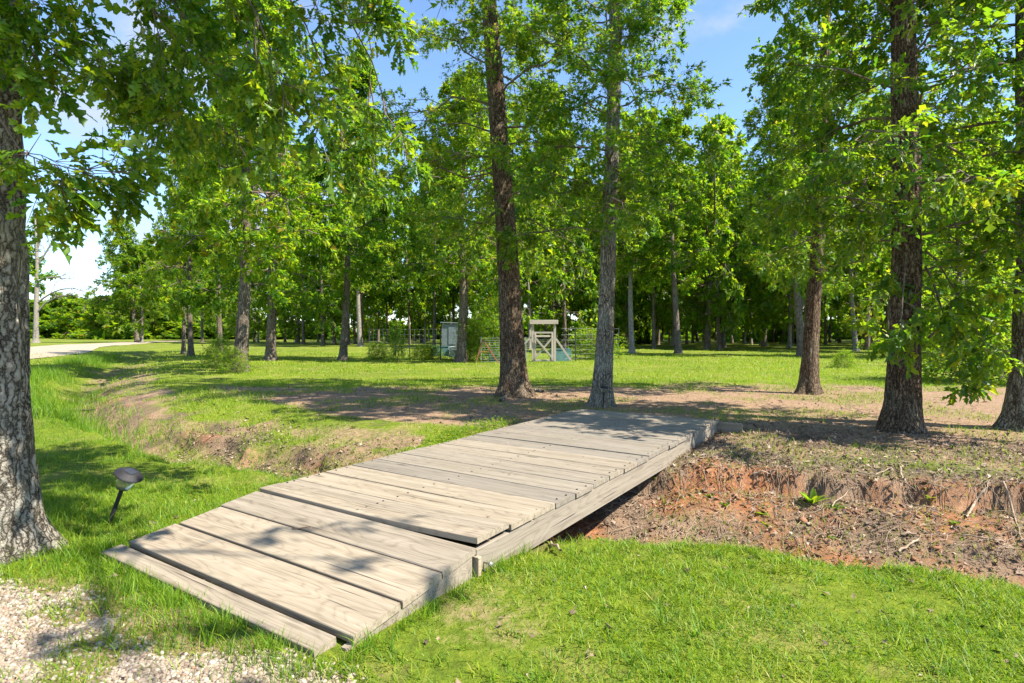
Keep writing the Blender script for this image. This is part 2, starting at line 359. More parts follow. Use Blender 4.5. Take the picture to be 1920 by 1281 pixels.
def H(x, y):
    x = np.asarray(x, float); y = np.asarray(y, float)
    t, qx = ditch(x, y)
    R = sm(-1.6, 0.6, qx)
    wob = noise(x * 1.3 + 5, y * 1.3) - 0.5; wob2 = noise(x * 5 + 2, y * 5 + 8) - 0.5
    tw = t + 0.25 * wob + 0.10 * wob2
    far_fade = 1 - 0.6 * sm(18, 40, y)
    D = (0.50 + 0.08 * R) * far_fade
    near = -D * (1 - sm(0.12, 0.98, -tw))
    lip = 1.5 + 0.30 * (noise(qx * 1.7, 3 + 0 * qx) - 0.5) + 0.16 * (noise(qx * 5.5, 7 + 0 * qx) - 0.5) + 0.09 * (noise(qx * 13, 9 + 0 * qx) - 0.5)
    lh = 0.17 + 0.13 * noise(qx * 1.1, 15 + 0 * qx)
    farR = -D + (D - 0.24) * sm(0.1, 1.45, tw) + lh * sm(0, 0.05 + 0.13 * noise(qx * 2.1, 31 + 0 * qx), tw - lip) + (0.29 - lh) * sm(0, 0.7, tw - lip)
    lpl = 0.62 + 0.5 * (noise(qx * 0.9, 5 + 0 * qx) - 0.5) + 0.22 * (noise(qx * 4.0, 8 + 0 * qx) - 0.5)
    farL = -D + 0.30 * D * sm(0.1, 0.6, tw) + 0.34 * D * sm(0, 0.14, tw - lpl) + 0.36 * D * sm(0.7, 2.2, tw) + 0.05 * sm(1, 2.5, tw) + 0.06 * (sm(0.9, 1.0, tw + 0.3 * wob) - 0.5) * sm(2.2, 1.2, np.abs(tw))
    z = np.where(tw < 0, near, R * farR + (1 - R) * farL)
    ind = sm(2.0, 0.8, np.abs(t))
    z = z + 0.05 * ind * R * (fbm(x * 6 + 3, y * 6, o=3) - 0.5) + (0.012 + 0.035 * ind) * (fbm(x * 3.2, y * 3.2, o=3) - 0.5) * 2 + (0.006 + 0.03 * ind) * (noise(x * 15, y * 15) - 0.5)
    z = z + 0.16 * sm(12, 40, y) * (fbm(x * 0.09 + 3, y * 0.09, o=2) - 0.5)
    s, w = bridge_sw(x, y)
    z = z - 0.06 * sm(0.25, 0.0, np.abs(np.maximum(np.abs(w + BW / 2) - BW / 2, 0))) * sm(0.3, 0.8, s) * sm(6.2, 5.4, s)
    return z
def hit(px, py):
    """where the sight line through a photo pixel meets the terrain"""
    dx, dz = (px - 960) / FPX, (HOR - py) / FPX
    yy = np.concatenate([np.arange(1.5, 15, 0.02), np.arange(15, 140, 0.1)])
    g = H(dx * yy, yy); r = CAM_H + dz * yy
    k = np.argmax(r <= g)
    if r[k] > g[k]: k = len(yy) - 1
    return np.array([dx * yy[k], yy[k], g[k]])
def gravel_mask(x, y):
    s, w = bridge_sw(x, y)
    bd = 0.24 * sm(-0.2, -0.9, w) + 0.30 * sm(-1.7, -2.4, w)
    m = sm(-1.10, -1.30, s + bd + 0.40 * (fbm(x * 2.2, y * 2.2, o=2) - 0.5)) * sm(0.25, -0.15, w + 0.3 * (noise(x * 2.5, y * 2.5 + 40) - 0.5))
    return m * (1 - 0.9 * sm(0.54, 0.64, fbm(x * 2.6 + 31, y * 2.6, o=3)))
def clump_(x, y): return sm(0.36, 0.56, fbm(x * 1.1 + 12, y * 1.1 + 2, o=3))
def masks(x, y):
    t, qx = ditch(x, y); R = sm(-1.6, 0.6, qx); s, w = bridge_sw(x, y)
    nb = fbm(x * 0.55 + 9, y * 0.55, o=3); nf = fbm(x * 1.8, y * 1.8 + 20, o=3)
    band = sm(1.7, 3.0, t) * sm(18.0, 13.5, y + 0.06 * np.abs(x - 4) + 3 * (nb - 0.5)) * sm(-18, -10, x)
    dirt = band * (0.52 + 0.80 * nb) + 0.22 * sm(10, 16, y) * (nf - 0.42)
    dirt = dirt + 0.30 * sm(0.8, 0.1, np.hypot(x + 0.15, y - 3.0)) + 0.12 * sm(1.6, 0.4, np.hypot(x + 0.2, y - 2.6))
    dirt = np.maximum(dirt, 0.55 * sm(-1.05, -1.25, s) * sm(0.6, 0.1, w) * (w > -4.5) * sm(3.9, 3.3, y))
    bank = sm(-0.45, 0.15, t) * sm(2.4, 1.5, t)
    clay = bank * (R * (0.49 + 1.1 * (nf - 0.5) + 0.25 * sm(0.9, 0.3, t)) + (1 - R) * (0.20 + 1.1 * (nf - 0.47)) * sm(1.5, 0.7, np.abs(t))) * sm(34, 16, y)
    dirt = np.maximum(dirt, bank * (R * 0.85 + (1 - R) * (0.25 + 0.8 * fbm(x * 0.9 + 4, y * 0.9, o=3))) * sm(40, 20, y))
    lush = sm(0.8, 1.2, t) * sm(2.9, 2.0, t) * sm(0.6, -0.6, x) * sm(-8.5, -6, x) * clump_(x, y)
    dirt = dirt * (1 - 0.85 * lush); clay = clay * (1 - lush)
    litter = bank * R * (0.53 + 0.8 * (fbm(x * 2.6 + 70, y * 2.6, o=3) - 0.45)) + 0.62 * sm(1.5, 2.2, t) * sm(5.2, 3.4, t) * R * (nf + 0.25)
    litter = litter + 1.5 * bank * (1 - R) * sm(1.6, 0.9, t) * (fbm(x * 2.1 + 50, y * 2.1, o=3) - 0.25)
    under = sm(-0.2, 0.1, s) * sm(6.1, 5.9, s) * sm(-2.45, -2.3, w) * sm(0.15, 0.0, w)
    litter = np.maximum(litter, 0.5 * under)
    return dict(dirt=np.clip(dirt, 0, 1), clay=np.clip(clay, 0, 1), litter=np.clip(litter, 0, 1), gravel=gravel_mask(x, y))
def axis(lo, hi, step, far_lo, far_hi, grow=1.13):
    a = list(np.arange(lo, hi + 1e-6, step)); s = step
    while a[-1] < far_hi: s *= grow; a.append(a[-1] + s)
    b = []; s = step; p = lo
    while p > far_lo: s *= grow; p -= s; b.append(p)
    return np.array(b[::-1] + a)
gx = axis(-9.0, 6.5, 0.072, -900, 900); gy = axis(1.2, 9.5, 0.055, -60, 1400, 1.07)
X, Y = np.meshgrid(gx, gy); xs, ys = X.ravel(), Y.ravel()
zs = H(xs, ys)
nx, ny = len(gx), len(gy); idx = np.arange(nx * ny).reshape(ny, nx)
F = np.stack([idx[:-1, :-1], idx[:-1, 1:], idx[1:, 1:], idx[1:, :-1]], -1).reshape(-1, 4)
g_me = new_mesh('ground', np.stack([xs, ys, zs], 1), F, M_ground, masks(xs, ys), smooth=True)
ground = tag(obj('ground', g_me), 'grassy ground with bare tan soil and an eroded red clay ditch', 'ground', kind='structure')

# far gravel track on the left
def strip(name, pts, widths, m, lift=0.006, n=70, cross=8):
    pts = np.array(pts, float); tt = np.linspace(0, len(pts) - 1, n); i = np.minimum(tt.astype(int), len(pts) - 2); f = (tt - i)[:, None]
    c = pts[i] * (1 - f) + pts[i + 1] * f; wv = np.interp(tt, np.arange(len(pts)), widths)
    d = nrm(np.gradient(c, axis=0)); s_ = np.stack([d[:, 1], -d[:, 0]], 1)
    q = np.linspace(-0.5, 0.5, cross)
    jag = 0.25 * (noise(np.arange(n) * 0.9, np.zeros(n)) - 0.5)
    xy = c[:, None] + s_[:, None] * (q[None, :, None] * (wv + jag)[:, None, None])
    xy = xy.reshape(-1, 2); z = H(xy[:, 0], xy[:, 1]) + lift + 0.02
    z += 0.03 * (1 - (2 * np.tile(q, n)) ** 2)
    k = np.arange(n * cross).reshape(n, cross)
    return obj(name, new_mesh(name, np.column_stack([xy, z]), np.stack([k[:-1, :-1], k[:-1, 1:], k[1:, 1:], k[1:, :-1]], -1).reshape(-1, 4), m, smooth=True))
tag(strip('gravel_path', [(-30, 8), (-27, 20), (-26.5, 27), (-31, 38), (-41, 52), (-48, 66), (-52, 90)], [4, 4, 4, 4.5, 6, 7, 5], M_path, 0.01),
    'pale gravel track curving through the grass at far left', 'path', kind='structure')

# ------------------------------------------------------------------ footbridge
def p3(s, w, z): q = P0 + U * s + W * w; return Vector((q[0], q[1], z))
bridge = thing('footbridge', 'weathered plank footbridge with sloping ramp crossing the red clay ditch', 'footbridge', (P0[0], P0[1], 0), 0)
BROT = math.pi / 2 - BA            # local x axis runs across the bridge below
def plank(s0, s1, z, w0=-BW, w1=0.0, th=0.040, tilt=0.0, lift=None, mat_=M_deck, name='plank', ragged=0.004):
    """board across the bridge; tilt = slope along the bridge; lift(w01) raises it; local x = length"""
    n = 9; L = w1 - w0; wid = s1 - s0; e = 0.004
    prof = [(-wid / 2 + e, 0), (-wid / 2, -e), (-wid / 2, -th), (wid / 2, -th), (wid / 2, -e), (wid / 2 - e, 0)]
    ph = RNG.uniform(0, 9)
    V = []
    for i in range(n):
        f = i / (n - 1); x = (f - 0.5) * L
        dz = (lift(f) if lift else 0) + 0.0025 * math.sin(3 * f + ph)
        bow = 0.004 * math.sin(2.2 * f + ph * 1.7)
        for (a, h) in prof:
            cup = -0.0025 * (1 - (2 * a / wid) ** 2)
            V.append((x + (RNG.normal(0, ragged) if i in (0, n - 1) and 0 else 0), a + bow, h + dz + (cup if h > -th else 0)))
    k = len(prof); Fq = []
    for i in range(n - 1):
        for j in range(k):
            Fq.append((i * k + j, i * k + (j + 1) % k, (i + 1) * k + (j + 1) % k, (i + 1) * k + j))
    Fq.append(tuple(range(k))[::-1]); Fq.append(tuple((n - 1) * k + j for j in range(k)))
    me = bpy.data.meshes.new(name); me.from_pydata(V, [], Fq); me.materials.append(mat_); me.update()
    o = obj(name, me, bridge)
    c = p3((s0 + s1) / 2, (w0 + w1) / 2, z) - Vector((P0[0], P0[1], 0))
    ex = Vector((W[0], W[1], 0)); ey = Vector((U[0], U[1], 0))
    Mx = Matrix((ex, ey, ex.cross(ey))).transposed()
    o.matrix_parent_inverse = Matrix.Identity(4)
    o.location = c
    o.rotation_euler = (Mx @ Matrix.Rotation(tilt, 3, 'X')).to_euler()
    return o
cuts = [0.0, 0.20, 0.37, 0.68, 1.00, 1.33, 1.66, 2.00, 2.33, 2.67, 3.00, 3.33, 3.66, 3.99, 4.32, 4.65, 4.98, 5.30, 5.62, BL]
for i, (a_, b_) in enumerate(zip(cuts[:-1], cuts[1:])):
    g = 0.005 + 0.005 * RNG.random()
    lf = None
    if i == 0: lf = lambda f: 0.035 * max(0, (f - 0.45) / 0.55) ** 1.5
    elif i == 1: lf = lambda f: 0.030 * max(0, (f - 0.5) / 0.5) ** 1.6
    elif i == 2: lf = lambda f: 0.012 * max(0, (f - 0.6) / 0.4) ** 1.6
    plank(a_ + g, b_ - g, DECK_Z + RNG.normal(0, 0.0022), -BW + RNG.normal(0, 0.008), RNG.normal(0, 0.005), lift=lf, tilt=RNG.normal(0, 0.004))
RS = 0.125                                                        # ramp slope
for k in range(3):
    s1 = -0.004 - 0.325 * k; s0 = s1 - 0.313
    zc = DECK_Z - 0.022 - RS * -((s0 + s1) / 2)
    plank(s0, s1, zc, -BW + RNG.normal(0, 0.01), RNG.normal(-0.004, 0.005), tilt=math.atan(RS), th=0.042)
plank(-1.125, -0.998, 0.040, -BW - 0.01, -0.10, th=0.06, tilt=0.10)     # half buried board at the foot of the ramp
def beam(name, a, b, w, h, m=M_side):
    """board standing on edge from a to b (top centre line), local x along it"""
    a, b = Vector(a), Vector(b); d = b - a; L = d.length; x = d.normalized(); y = Vector((0, 0, 1)).cross(x).normalized(); z = x.cross(y)
    mb = MB(); mb.box((0, 0, -h / 2), (L, w, h), None, 0.004)
    o = mb.build(name, m, bridge); o.location = (a + b) / 2 - Vector((P0[0], P0[1], 0)); o.rotation_euler = Matrix((x, y, z)).transposed().to_euler(); return o
tz = DECK_Z - 0.043
for wv in (-0.035, -BW / 2, -BW + 0.035):
    beam('beam', p3(0.012, wv, tz), p3(BL - 0.02, wv, tz), 0.042, 0.205)
for wv in (-0.038, -BW + 0.038):                                    # tapered side boards under the ramp
    V = []
    for dy in (-0.02, 0.02):
        for (s, z) in ((-0.03, 0.125), (-0.03, -0.06), (-1.0, -0.06), (-1.0, 0.008)):
            V.append(p3(s, wv + dy, z) - Vector((P0[0], P0[1], 0)))
    me = bpy.data.meshes.new('ramp_board'); me.from_pydata(V, [], [(0, 1, 2, 3), (7, 6, 5, 4), (0, 4, 5, 1), (1, 5, 6, 2), (2, 6, 7, 3), (3, 7, 4, 0)]); me.materials.append(M_side)
    obj('ramp_board', me, bridge)
beam('joint_post', p3(-0.005, -0.012, 0.118), p3(0.028, -0.012, 0.118), 0.05, 0.18)
beam('end_board', p3(BL + 0.015, -BW - 0.1, DECK_Z - 0.03), p3(BL + 0.015, 0.33, DECK_Z - 0.03), 0.04, 0.17)
mb = MB(); M3 = Vector((W[0], W[1], 0)).to_track_quat('Z', 'Y').to_matrix()
mb.lathe([(0.006, -0.01), (0.006, 0.045), (0.016, 0.046), (0.016, 0.058), (0.011, 0.064), (0.004, 0.066)], 10, M3, p3(0.085, -0.014, 0.055) - Vector((P0[0], P0[1], 0)))
mb.build('bolt', M_zinc, bridge, True)
mb = MB()
for i, (a_, b_) in enumerate(zip(cuts[:-1], cuts[1:])):
    for wv in (-0.04, -BW / 2, -BW + 0.04):
        for q in (0.3, 0.7):
            mb.box(p3(a_ + (b_ - a_) * q, wv + RNG.normal(0, 0.006), DECK_Z + 0.001 + (0.02 if i < 2 and wv > -0.1 else 0)) - Vector((P0[0], P0[1], 0)), (0.013, 0.013, 0.005))
tag(mb.build('nail_heads', M_black, bridge), kind='stuff')

# ------------------------------------------------------------------ leaves
def leaf_template(kind):
    if kind == 'big':      # deeply lobed oak leaf, 4 lobes a side
        half = [(0.0, 0.015), (0.16, 0.08), (0.22, 0.24), (0.33, 0.20), (0.36, 0.08), (0.52, 0.37), (0.64, 0.29), (0.62, 0.10), (0.82, 0.27), (0.87, 0.10), (1.0, 0.0)]
        mid = [0.0, 0.34, 0.66]
    elif kind == 'mid':    # lobed leaf, 3 lobes a side
        half = [(0.0, 0.02), (0.30, 0.30), (0.43, 0.10), (0.66, 0.38), (1.0, 0.0)]
        mid = [0.0, 0.5]
    if kind in ('big', 'mid'):
        V = []; T = []
        mids = []
        for x in mid: mids.append(len(V)); V.append((x, 0, 0))
        for sgn in (1, -1):
            ids = []
            for (x, y) in half:
                ids.append(len(V)); V.append((x, sgn * y, 0.35 * y))
            near = [min(range(len(mid)), key=lambda k: abs(mid[k] - x + 0.06)) for (x, y) in half]
            for a, b, na, nb in zip(ids[:-1], ids[1:], near[:-1], near[1:]):
                T.append((mids[na], a, b) if sgn > 0 else (mids[na], b, a))
                if nb != na: T.append((mids[na], b, mids[nb]) if sgn > 0 else (mids[na], mids[nb], b))
        V = np.array(V); V[:, 2] -= 0.22 * V[:, 0] ** 2
        return V, np.array(T)
    if kind == 'small':    # three pronged clump of a leaf, 4 triangles
        V = np.array([(0, 0, 0), (0.45, 0.40, 0.1), (0.42, 0.08, 0), (1.0, 0.0, -0.12), (0.42, -0.08, 0), (0.45, -0.40, 0.1)])
        return V, np.array([(0, 2, 1), (0, 4, 2), (4, 3, 2), (0, 5, 4)])
    V = np.array([(0, 0, 0), (0.5, 0.38, 0.08), (1.0, 0, -0.1), (0.5, -0.38, 0.08)])
    return V, np.array([(0, 1, 2), (0, 2, 3)])
LT = {k: leaf_template(k) for k in ('big', 'mid', 'small', 'tiny')}
def leaves_mesh(name, P, Dr, N, S, kind, rnd, m):
    TV, TF = LT[kind]
    Dr = nrm(Dr); B = nrm(np.cross(N, Dr)); N = np.cross(Dr, B)
    rq = np.random.default_rng(len(P)); wv = (rq.uniform(0.42, 0.8, len(P)) if kind == 'big' else rq.uniform(0.5, 0.95, len(P)))[:, None, None]; cu = rq.normal(0.8, 0.9, len(P))[:, None, None]; skew = rq.normal(0, 0.18, len(P))[:, None, None]
    lx, ly, lz = TV[None, :, 0:1], TV[None, :, 1:2] * wv + skew * TV[None, :, 0:1] ** 2, TV[None, :, 2:3] * cu
    V = P[:, None] + S[:, None, None] * (lx * Dr[:, None] + ly * B[:, None] + lz * N[:, None])
    F = (TF[None] + (np.arange(len(P)) * len(TV))[:, None, None]).reshape(-1, 3)
    return new_mesh(name, V.reshape(-1, 3), F, m, {'rnd': np.repeat(rnd, len(TV))})

# ------------------------------------------------------------------ trees
def interp(P, idx, t):
    K = P.shape[1]; f = t * (K - 1); i = np.minimum(f.astype(int), K - 2); f = (f - i)[:, None]
    a, b = P[idx, i], P[idx, i + 1]
    return a * (1 - f) + b * f, nrm(b - a)
def children(P, n, t0, t1, lrel, labs, spread, up, droop, K, rng, flat=0.55):
    B = len(P); L = np.linalg.norm(P[:, 1:] - P[:, :-1], axis=2).sum(1)
    n_i = np.maximum(1, np.round(n * rng.uniform(0.7, 1.3, B))).astype(int) if np.isscalar(n) else n
    idx = np.repeat(np.arange(B), n_i); M = len(idx)
    t = rng.uniform(t0, t1, M); pos, tan = interp(P, idx, t)
    r = rng.normal(size=(M, 3)); r[:, 2] *= flat; r -= (r * tan).sum(1, keepdims=True) * tan; r = nrm(r)
    sp = rng.uniform(spread[0], spread[1], M)[:, None]
    d = nrm(tan * np.cos(sp) + r * np.sin(sp))
    ln = (rng.uniform(labs[0], labs[1], M) + lrel * L[idx] * (1.05 - 0.55 * t) * rng.uniform(0.7, 1.2, M))
    tt = np.linspace(0, 1, K)[None, :, None]
    Q = pos[:, None] + d[:, None] * ln[:, None, None] * tt
    Q[:, :, 2] += (up * ln)[:, None] * tt[:, :, 0] - (droop * ln)[:, None] * tt[:, :, 0] ** 2
    if K > 2: Q[:, 1:] += rng.normal(0, 0.05, (M, K - 1, 3)) * ln[:, None, None]
    return Q
def tri(F): return np.concatenate([F[:, [0, 1, 2]], F[:, [0, 2, 3]]])
def leaves_on(T, nl, size, rng, upn=1.0, spread=(0.5, 1.25)):
    B = len(T); n_i = np.maximum(1, np.round(nl * rng.uniform(0.6, 1.4, B))).astype(int)
    idx = np.repeat(np.arange(B), n_i); M = len(idx)
    t = np.minimum(rng.beta(1.6, 0.9, M), 1.0); pos, tan = interp(T, idx, t)
    r = rng.normal(size=(M, 3)); r[:, 2] *= 0.5; r -= (r * tan).sum(1, keepdims=True) * tan; r = nrm(r)
    sp = rng.uniform(spread[0], spread[1], M)[:, None]
    d = nrm(tan * np.cos(sp) + r * np.sin(sp)); d[:, 2] -= rng.uniform(0.0, 0.5, M); d = nrm(d)
    N = rng.normal(0, 0.55, (M, 3)); N[:, 2] += upn
    S = size * np.exp(rng.normal(0, 0.22, M))
    tw = np.repeat(rng.normal(0, 0.12, B), n_i)
    rnd = np.clip(rng.beta(2.2, 2.8, M) * 0.95 + tw, 0, 0.93); rnd = np.where(rng.random(M) < 0.005, rng.uniform(0.95, 1.0, M), rnd)
    return pos + 0.03 * d, d, N, S, rnd
def trunk_mesh(pts, rad, n, seed, amp=0.012, flare=0.8, flare_h=0.22, rows=None, root_n=5):
    pts = np.array(pts, float); rad = np.array(rad, float)
    z = pts[:, 2]; rows = rows or 24
    zz = np.concatenate([np.linspace(z[0], z[0] + 0.9, rows // 3, endpoint=False), np.linspace(z[0] + 0.9, z[-1], rows - rows // 3)])
    cx, cyy, rr = np.interp(zz, z, pts[:, 0]), np.interp(zz, z, pts[:, 1]), np.interp(zz, z, rad)
    rg = np.random.default_rng(seed); ph = rg.uniform(0, 6.28, 3)
    th = np.arange(n) * 2 * math.pi / n
    hz = np.maximum(zz, 0)[:, None]
    lob = 1 + 0.35 * np.cos(root_n * th + ph[0])[None] + 0.25 * np.cos((root_n - 2) * th + ph[1])[None]
    r = rr[:, None] * (1 + flare * np.exp(-hz / flare_h) * np.maximum(lob, 0.15) + 0.03 * np.cos(2 * th + ph[2])[None])
    ax, ay = np.cos(th)[None] * rr[:, None], np.sin(th)[None] * rr[:, None]
    q = noise(ax * 26 + seed, ay * 26, (zz * 4.5)[:, None] + 0 * ax); rid = 1 - np.abs(2 * q - 1)
    r = r + amp * (rid - 0.5) * 2 + amp * 1.5 * (noise(ax * 6 + seed, ay * 6, (zz * 1.6)[:, None] + 0 * ax) - 0.5)
    V = np.stack([cx[:, None] + r * np.cos(th), cyy[:, None] + r * np.sin(th), zz[:, None] + 0 * r], -1).reshape(-1, 3)
    k = np.arange(len(zz) * n).reshape(len(zz), n)
    F = np.stack([k[:-1], np.roll(k[:-1], -1, 1), np.roll(k[1:], -1, 1), k[1:]], -1).reshape(-1, 4)
    return V, F
def limbs_auto(pts, rng, n, z0, z1, rlen, elev, droop, K=6, az=None, power=1.0):
    pts = np.array(pts, float)
    zz = z0 + (z1 - z0) * (np.arange(n) + rng.random(n)) / n
    a = np.arange(n) * 2.39996 + rng.uniform(0, 6.28) + rng.normal(0, 0.4, n)
    if az is not None: a = rng.uniform(az[0], az[1], n)
    f = (zz - z0) / max(z1 - z0, 1e-3)
    L = np.array([rlen(q) for q in f]) * rng.uniform(0.65, 1.2, n)
    E = np.radians(elev[0] + (elev[1] - elev[0]) * f + rng.normal(0, 9, n))
    s = np.stack([np.interp(zz, pts[:, 2], pts[:, 0]), np.interp(zz, pts[:, 2], pts[:, 1]), zz], 1)
    tt = np.linspace(0, 1, K)
    d = np.stack([np.cos(a) * np.cos(E), np.sin(a) * np.cos(E), np.sin(E)], 1)
    P = s[:, None] + d[:, None] * (L[:, None] * tt)[:, :, None]
    P[:, :, 2] -= (droop * L)[:, None] * tt[None] ** 2
    P[:, 1:] += rng.normal(0, 0.035, (n, K - 1, 3)) * L[:, None, None]
    return P
def crown_parts(L1, rng, n2, n3, nl, size, kind, m_leaf, l2=(0.15, 0.3), l2rel=0.34, l3=(0.16, 0.36), r1=0.028, thin=1.0, tipboost=True):
    """limbs -> branch mesh data and leaf mesh"""
    L2 = children(L1, n2, 0.18, 1.0, l2rel, l2, (0.5, 1.25), 0.10, 0.22, 4, rng)
    L2 = np.concatenate([L2, children(L1, 2, 0.92, 1.0, 0.18, l2, (0.1, 0.6), 0.05, 0.2, 4, rng)])
    L3 = children(L2, n3, 0.15, 1.0, 0.12, l3, (0.35, 1.2), 0.05, 0.15, 2, rng)
    lv = leaves_on(L3, nl, size, rng)
    bl = np.linalg.norm(L1[:, 1:] - L1[:, :-1], axis=2).sum(1)
    R1 = np.clip(r1 * bl / 2.5, 0.008, 0.09)[:, None] * np.linspace(1, 0.25, L1.shape[1])[None]
    b2l = np.linalg.norm(L2[:, -1] - L2[:, 0], axis=1)
    R2 = np.clip(0.009 * b2l / 0.8, 0.0035, 0.02)[:, None] * np.linspace(1, 0.35, 4)[None] * thin
    R3 = np.full((len(L3), 2), 0.0028) * np.array([[1, 0.5]]) * thin
    data = [tubes(L1, R1, 6), tubes(L2, R2, 4), tubes(L3, R3, 3)]
    return data, lv
def join(data):
    Vs, Fs, n = [], [], 0
    for V, F in data: Vs.append(V); Fs.append(F + n); n += len(V)
    return np.concatenate(Vs), np.concatenate(Fs)
def cat_lv(lst): return tuple(np.concatenate([a[i] for a in lst]) for i in range(5))
def build_tree(root, trunk, limbs_data, lvs, m_bark, m_leaf):
    obj('trunk', new_mesh('trunk', trunk[0], trunk[1], m_bark, smooth=True), root)
    V, F = join(limbs_data)
    obj('branches', new_mesh('branches', V, F, M_twig, smooth=True), root)
    for nm, kd in (('crown', 'small'), ('crown', 'mid'), ('hanging_foliage', 'big')):
        got = [lv for k_, lv in lvs if k_ == kd]
        if got:
            lv = cat_lv(got)
            tag(obj(nm, leaves_mesh(nm, lv[0], lv[1], lv[2], lv[3], kd, lv[4], m_leaf), root), kind='stuff')
    return root
def at(px, py, d):
    """world point on the sight line through a photo pixel at depth d"""
    return np.array([(px - 960) / FPX * d, d, CAM_H + (HOR - py) / FPX * d])
def px_trunk(base, path, w_base, top_extra, taper=0.55):
    """path of (px,py,width_px) at the base's depth -> points relative to base, radii"""
    d = base[1]; pts = [(0, 0, -0.25)]; rad = [w_base / FPX * d / 2]
    pts.append((0, 0, 0.0)); rad.append(rad[0])
    for (px, py, w) in path:
        q = at(px, py, d) - base; pts.append((q[0], 0, q[2])); rad.append(w / FPX * d / 2)
    a, b2 = np.array(pts[-2]), np.array(pts[-1]); k = (b2 - a) / max(b2[2] - a[2], 0.1)
    for i in range(1, 5):
        pts.append(tuple(b2 + k * top_extra * i / 4)); rad.append(rad[len(path) + 1] * (1 - 0.8 * i / 4))
    return np.array(pts), np.array(rad)

def big_tree(name, label, base, path, wb, extra, seed, parts, m_bark, trunk_n=72, rows=150, extra_limbs=None, flare=0.7, amp=0.012, kind='mid', group=None, root_n=5, lk='mid'):
    rng = np.random.default_rng(seed)
    root = thing('oak_tree', label, 'tree', tuple(base), 0, group)
    pts, rad = px_trunk(base, path, wb, extra)
    data, lvs = [], []
    for q in parts:
        L1 = q['limbs'](pts, rng) if callable(q['limbs']) else q['limbs'] - base[None, None]
        dt, lv = crown_parts(L1, rng, q.get('n2', 6), q.get('n3', 4), q.get('nl', 10), q.get('size', 0.13), lk, M_leaf, q.get('l2', (0.15, 0.3)), q.get('l2rel', 0.34), q.get('l3', (0.16, 0.36)), q.get('r1', 0.028))
        data += dt; lvs.append((q.get('kind', lk), lv))
    lv = cat_lv([a for _, a in lvs])
    build_tree(root, trunk_mesh(pts, rad, trunk_n, seed, amp, flare, rows=rows, root_n=root_n), data, lvs, m_bark, M_leaf)
    return root, len(lv[0])
def auto(n, z0, z1, rlen, elev, droop, **kw):
    return lambda pts, rng: limbs_auto(pts, rng, n, z0, z1, rlen, elev, droop, **kw)
NLEAF = {}
# middle pair
b1 = hit(965, 742); b1[2] -= 0.02
_, NLEAF['T1'] = big_tree('oak_tree', 'tall brown oak with flared roots, left of the slim grey oak behind the footbridge', b1,
    [(963, 690, 47), (958, 600, 41), (950, 450, 38), (938, 280, 33), (926, 120, 30), (917, 0, 26)], 51, 5, 101,
    [dict(limbs=auto(30, 3.6, 9.6, lambda f: 2.5 - 0.7 * f, (2, 30), 0.18), n2=7, n3=5, nl=17, size=0.128),
     dict(limbs=auto(16, 3.3, 9.0, lambda f: 0.7, (10, 25), 0.2), n2=4, n3=3, nl=8, size=0.12),
     dict(limbs=auto(12, 9.4, 14.0, lambda f: 3.0 - 2 * f, (20, 60), 0.1), n2=4, n3=3, nl=5, size=0.22)], M_bark, flare=0.65, lk='small')
b2 = hit(1128, 762); b2[2] -= 0.02
_, NLEAF['T2'] = big_tree('oak_tree', 'slim grey oak rising straight behind the far end of the footbridge, lantern at its foot', b2,
    [(1131, 700, 33), (1136, 600, 29), (1142, 430, 26), (1148, 250, 24), (1154, 100, 22), (1152, 0, 18)], 38, 5, 202,
    [dict(limbs=auto(28, 3.4, 8.8, lambda f: 2.2 - 0.5 * f, (4, 30), 0.16), n2=7, n3=5, nl=17, size=0.124),
     dict(limbs=auto(16, 3.3, 8.0, lambda f: 0.6, (10, 25), 0.2), n2=4, n3=3, nl=8, size=0.12),
     dict(limbs=auto(12, 8.6, 13.0, lambda f: 2.6 - 1.8 * f, (20, 60), 0.1), n2=4, n3=3, nl=5, size=0.22)], M_bark_grey, flare=0.45, lk='small')
b3 = hit(1515, 738); b3[2] -= 0.02
_, NLEAF['T3'] = big_tree('oak_tree', 'reddish brown oak on bare soil, left of the broad ridged trunk', b3,
    [(1520, 650, 27), (1525, 560, 24), (1533, 470, 22), (1540, 380, 20), (1545, 250, 18), (1548, 100, 16)], 32, 6, 303,
    [dict(limbs=auto(26, 3.3, 9.0, lambda f: 1.6 - 0.3 * f, (0, 25), 0.18), n2=7, n3=5, nl=14, size=0.125),
     dict(limbs=auto(10, 8.8, 13.0, lambda f: 2.0 - 1.4 * f, (20, 60), 0.1), n2=4, n3=3, nl=5, size=0.22)], M_bark, flare=0.6, lk='small')
b4 = hit(1687, 808); b4[2] -= 0.02
low4 = np.stack([np.linspace(at(1735, 470, b4[1]), at(1840, 640, b4[1] - 0.5), 6), np.linspace(at(1735, 500, b4[1]), at(1800, 700, b4[1] - 0.3), 6), np.linspace(at(1735, 640, b4[1]), at(1835, 610, b4[1] + 0.7), 6),
                 np.linspace(at(1700, 480, b4[1] - .1), at(1690, 610, b4[1] - 0.9), 6), np.linspace(at(1715, 540, b4[1]), at(1790, 590, b4[1] - 0.8), 6), np.linspace(at(1720, 420, b4[1]), at(1880, 520, b4[1] - 0.4), 6)])
low4[:, 1:-1, 2] += 0.12
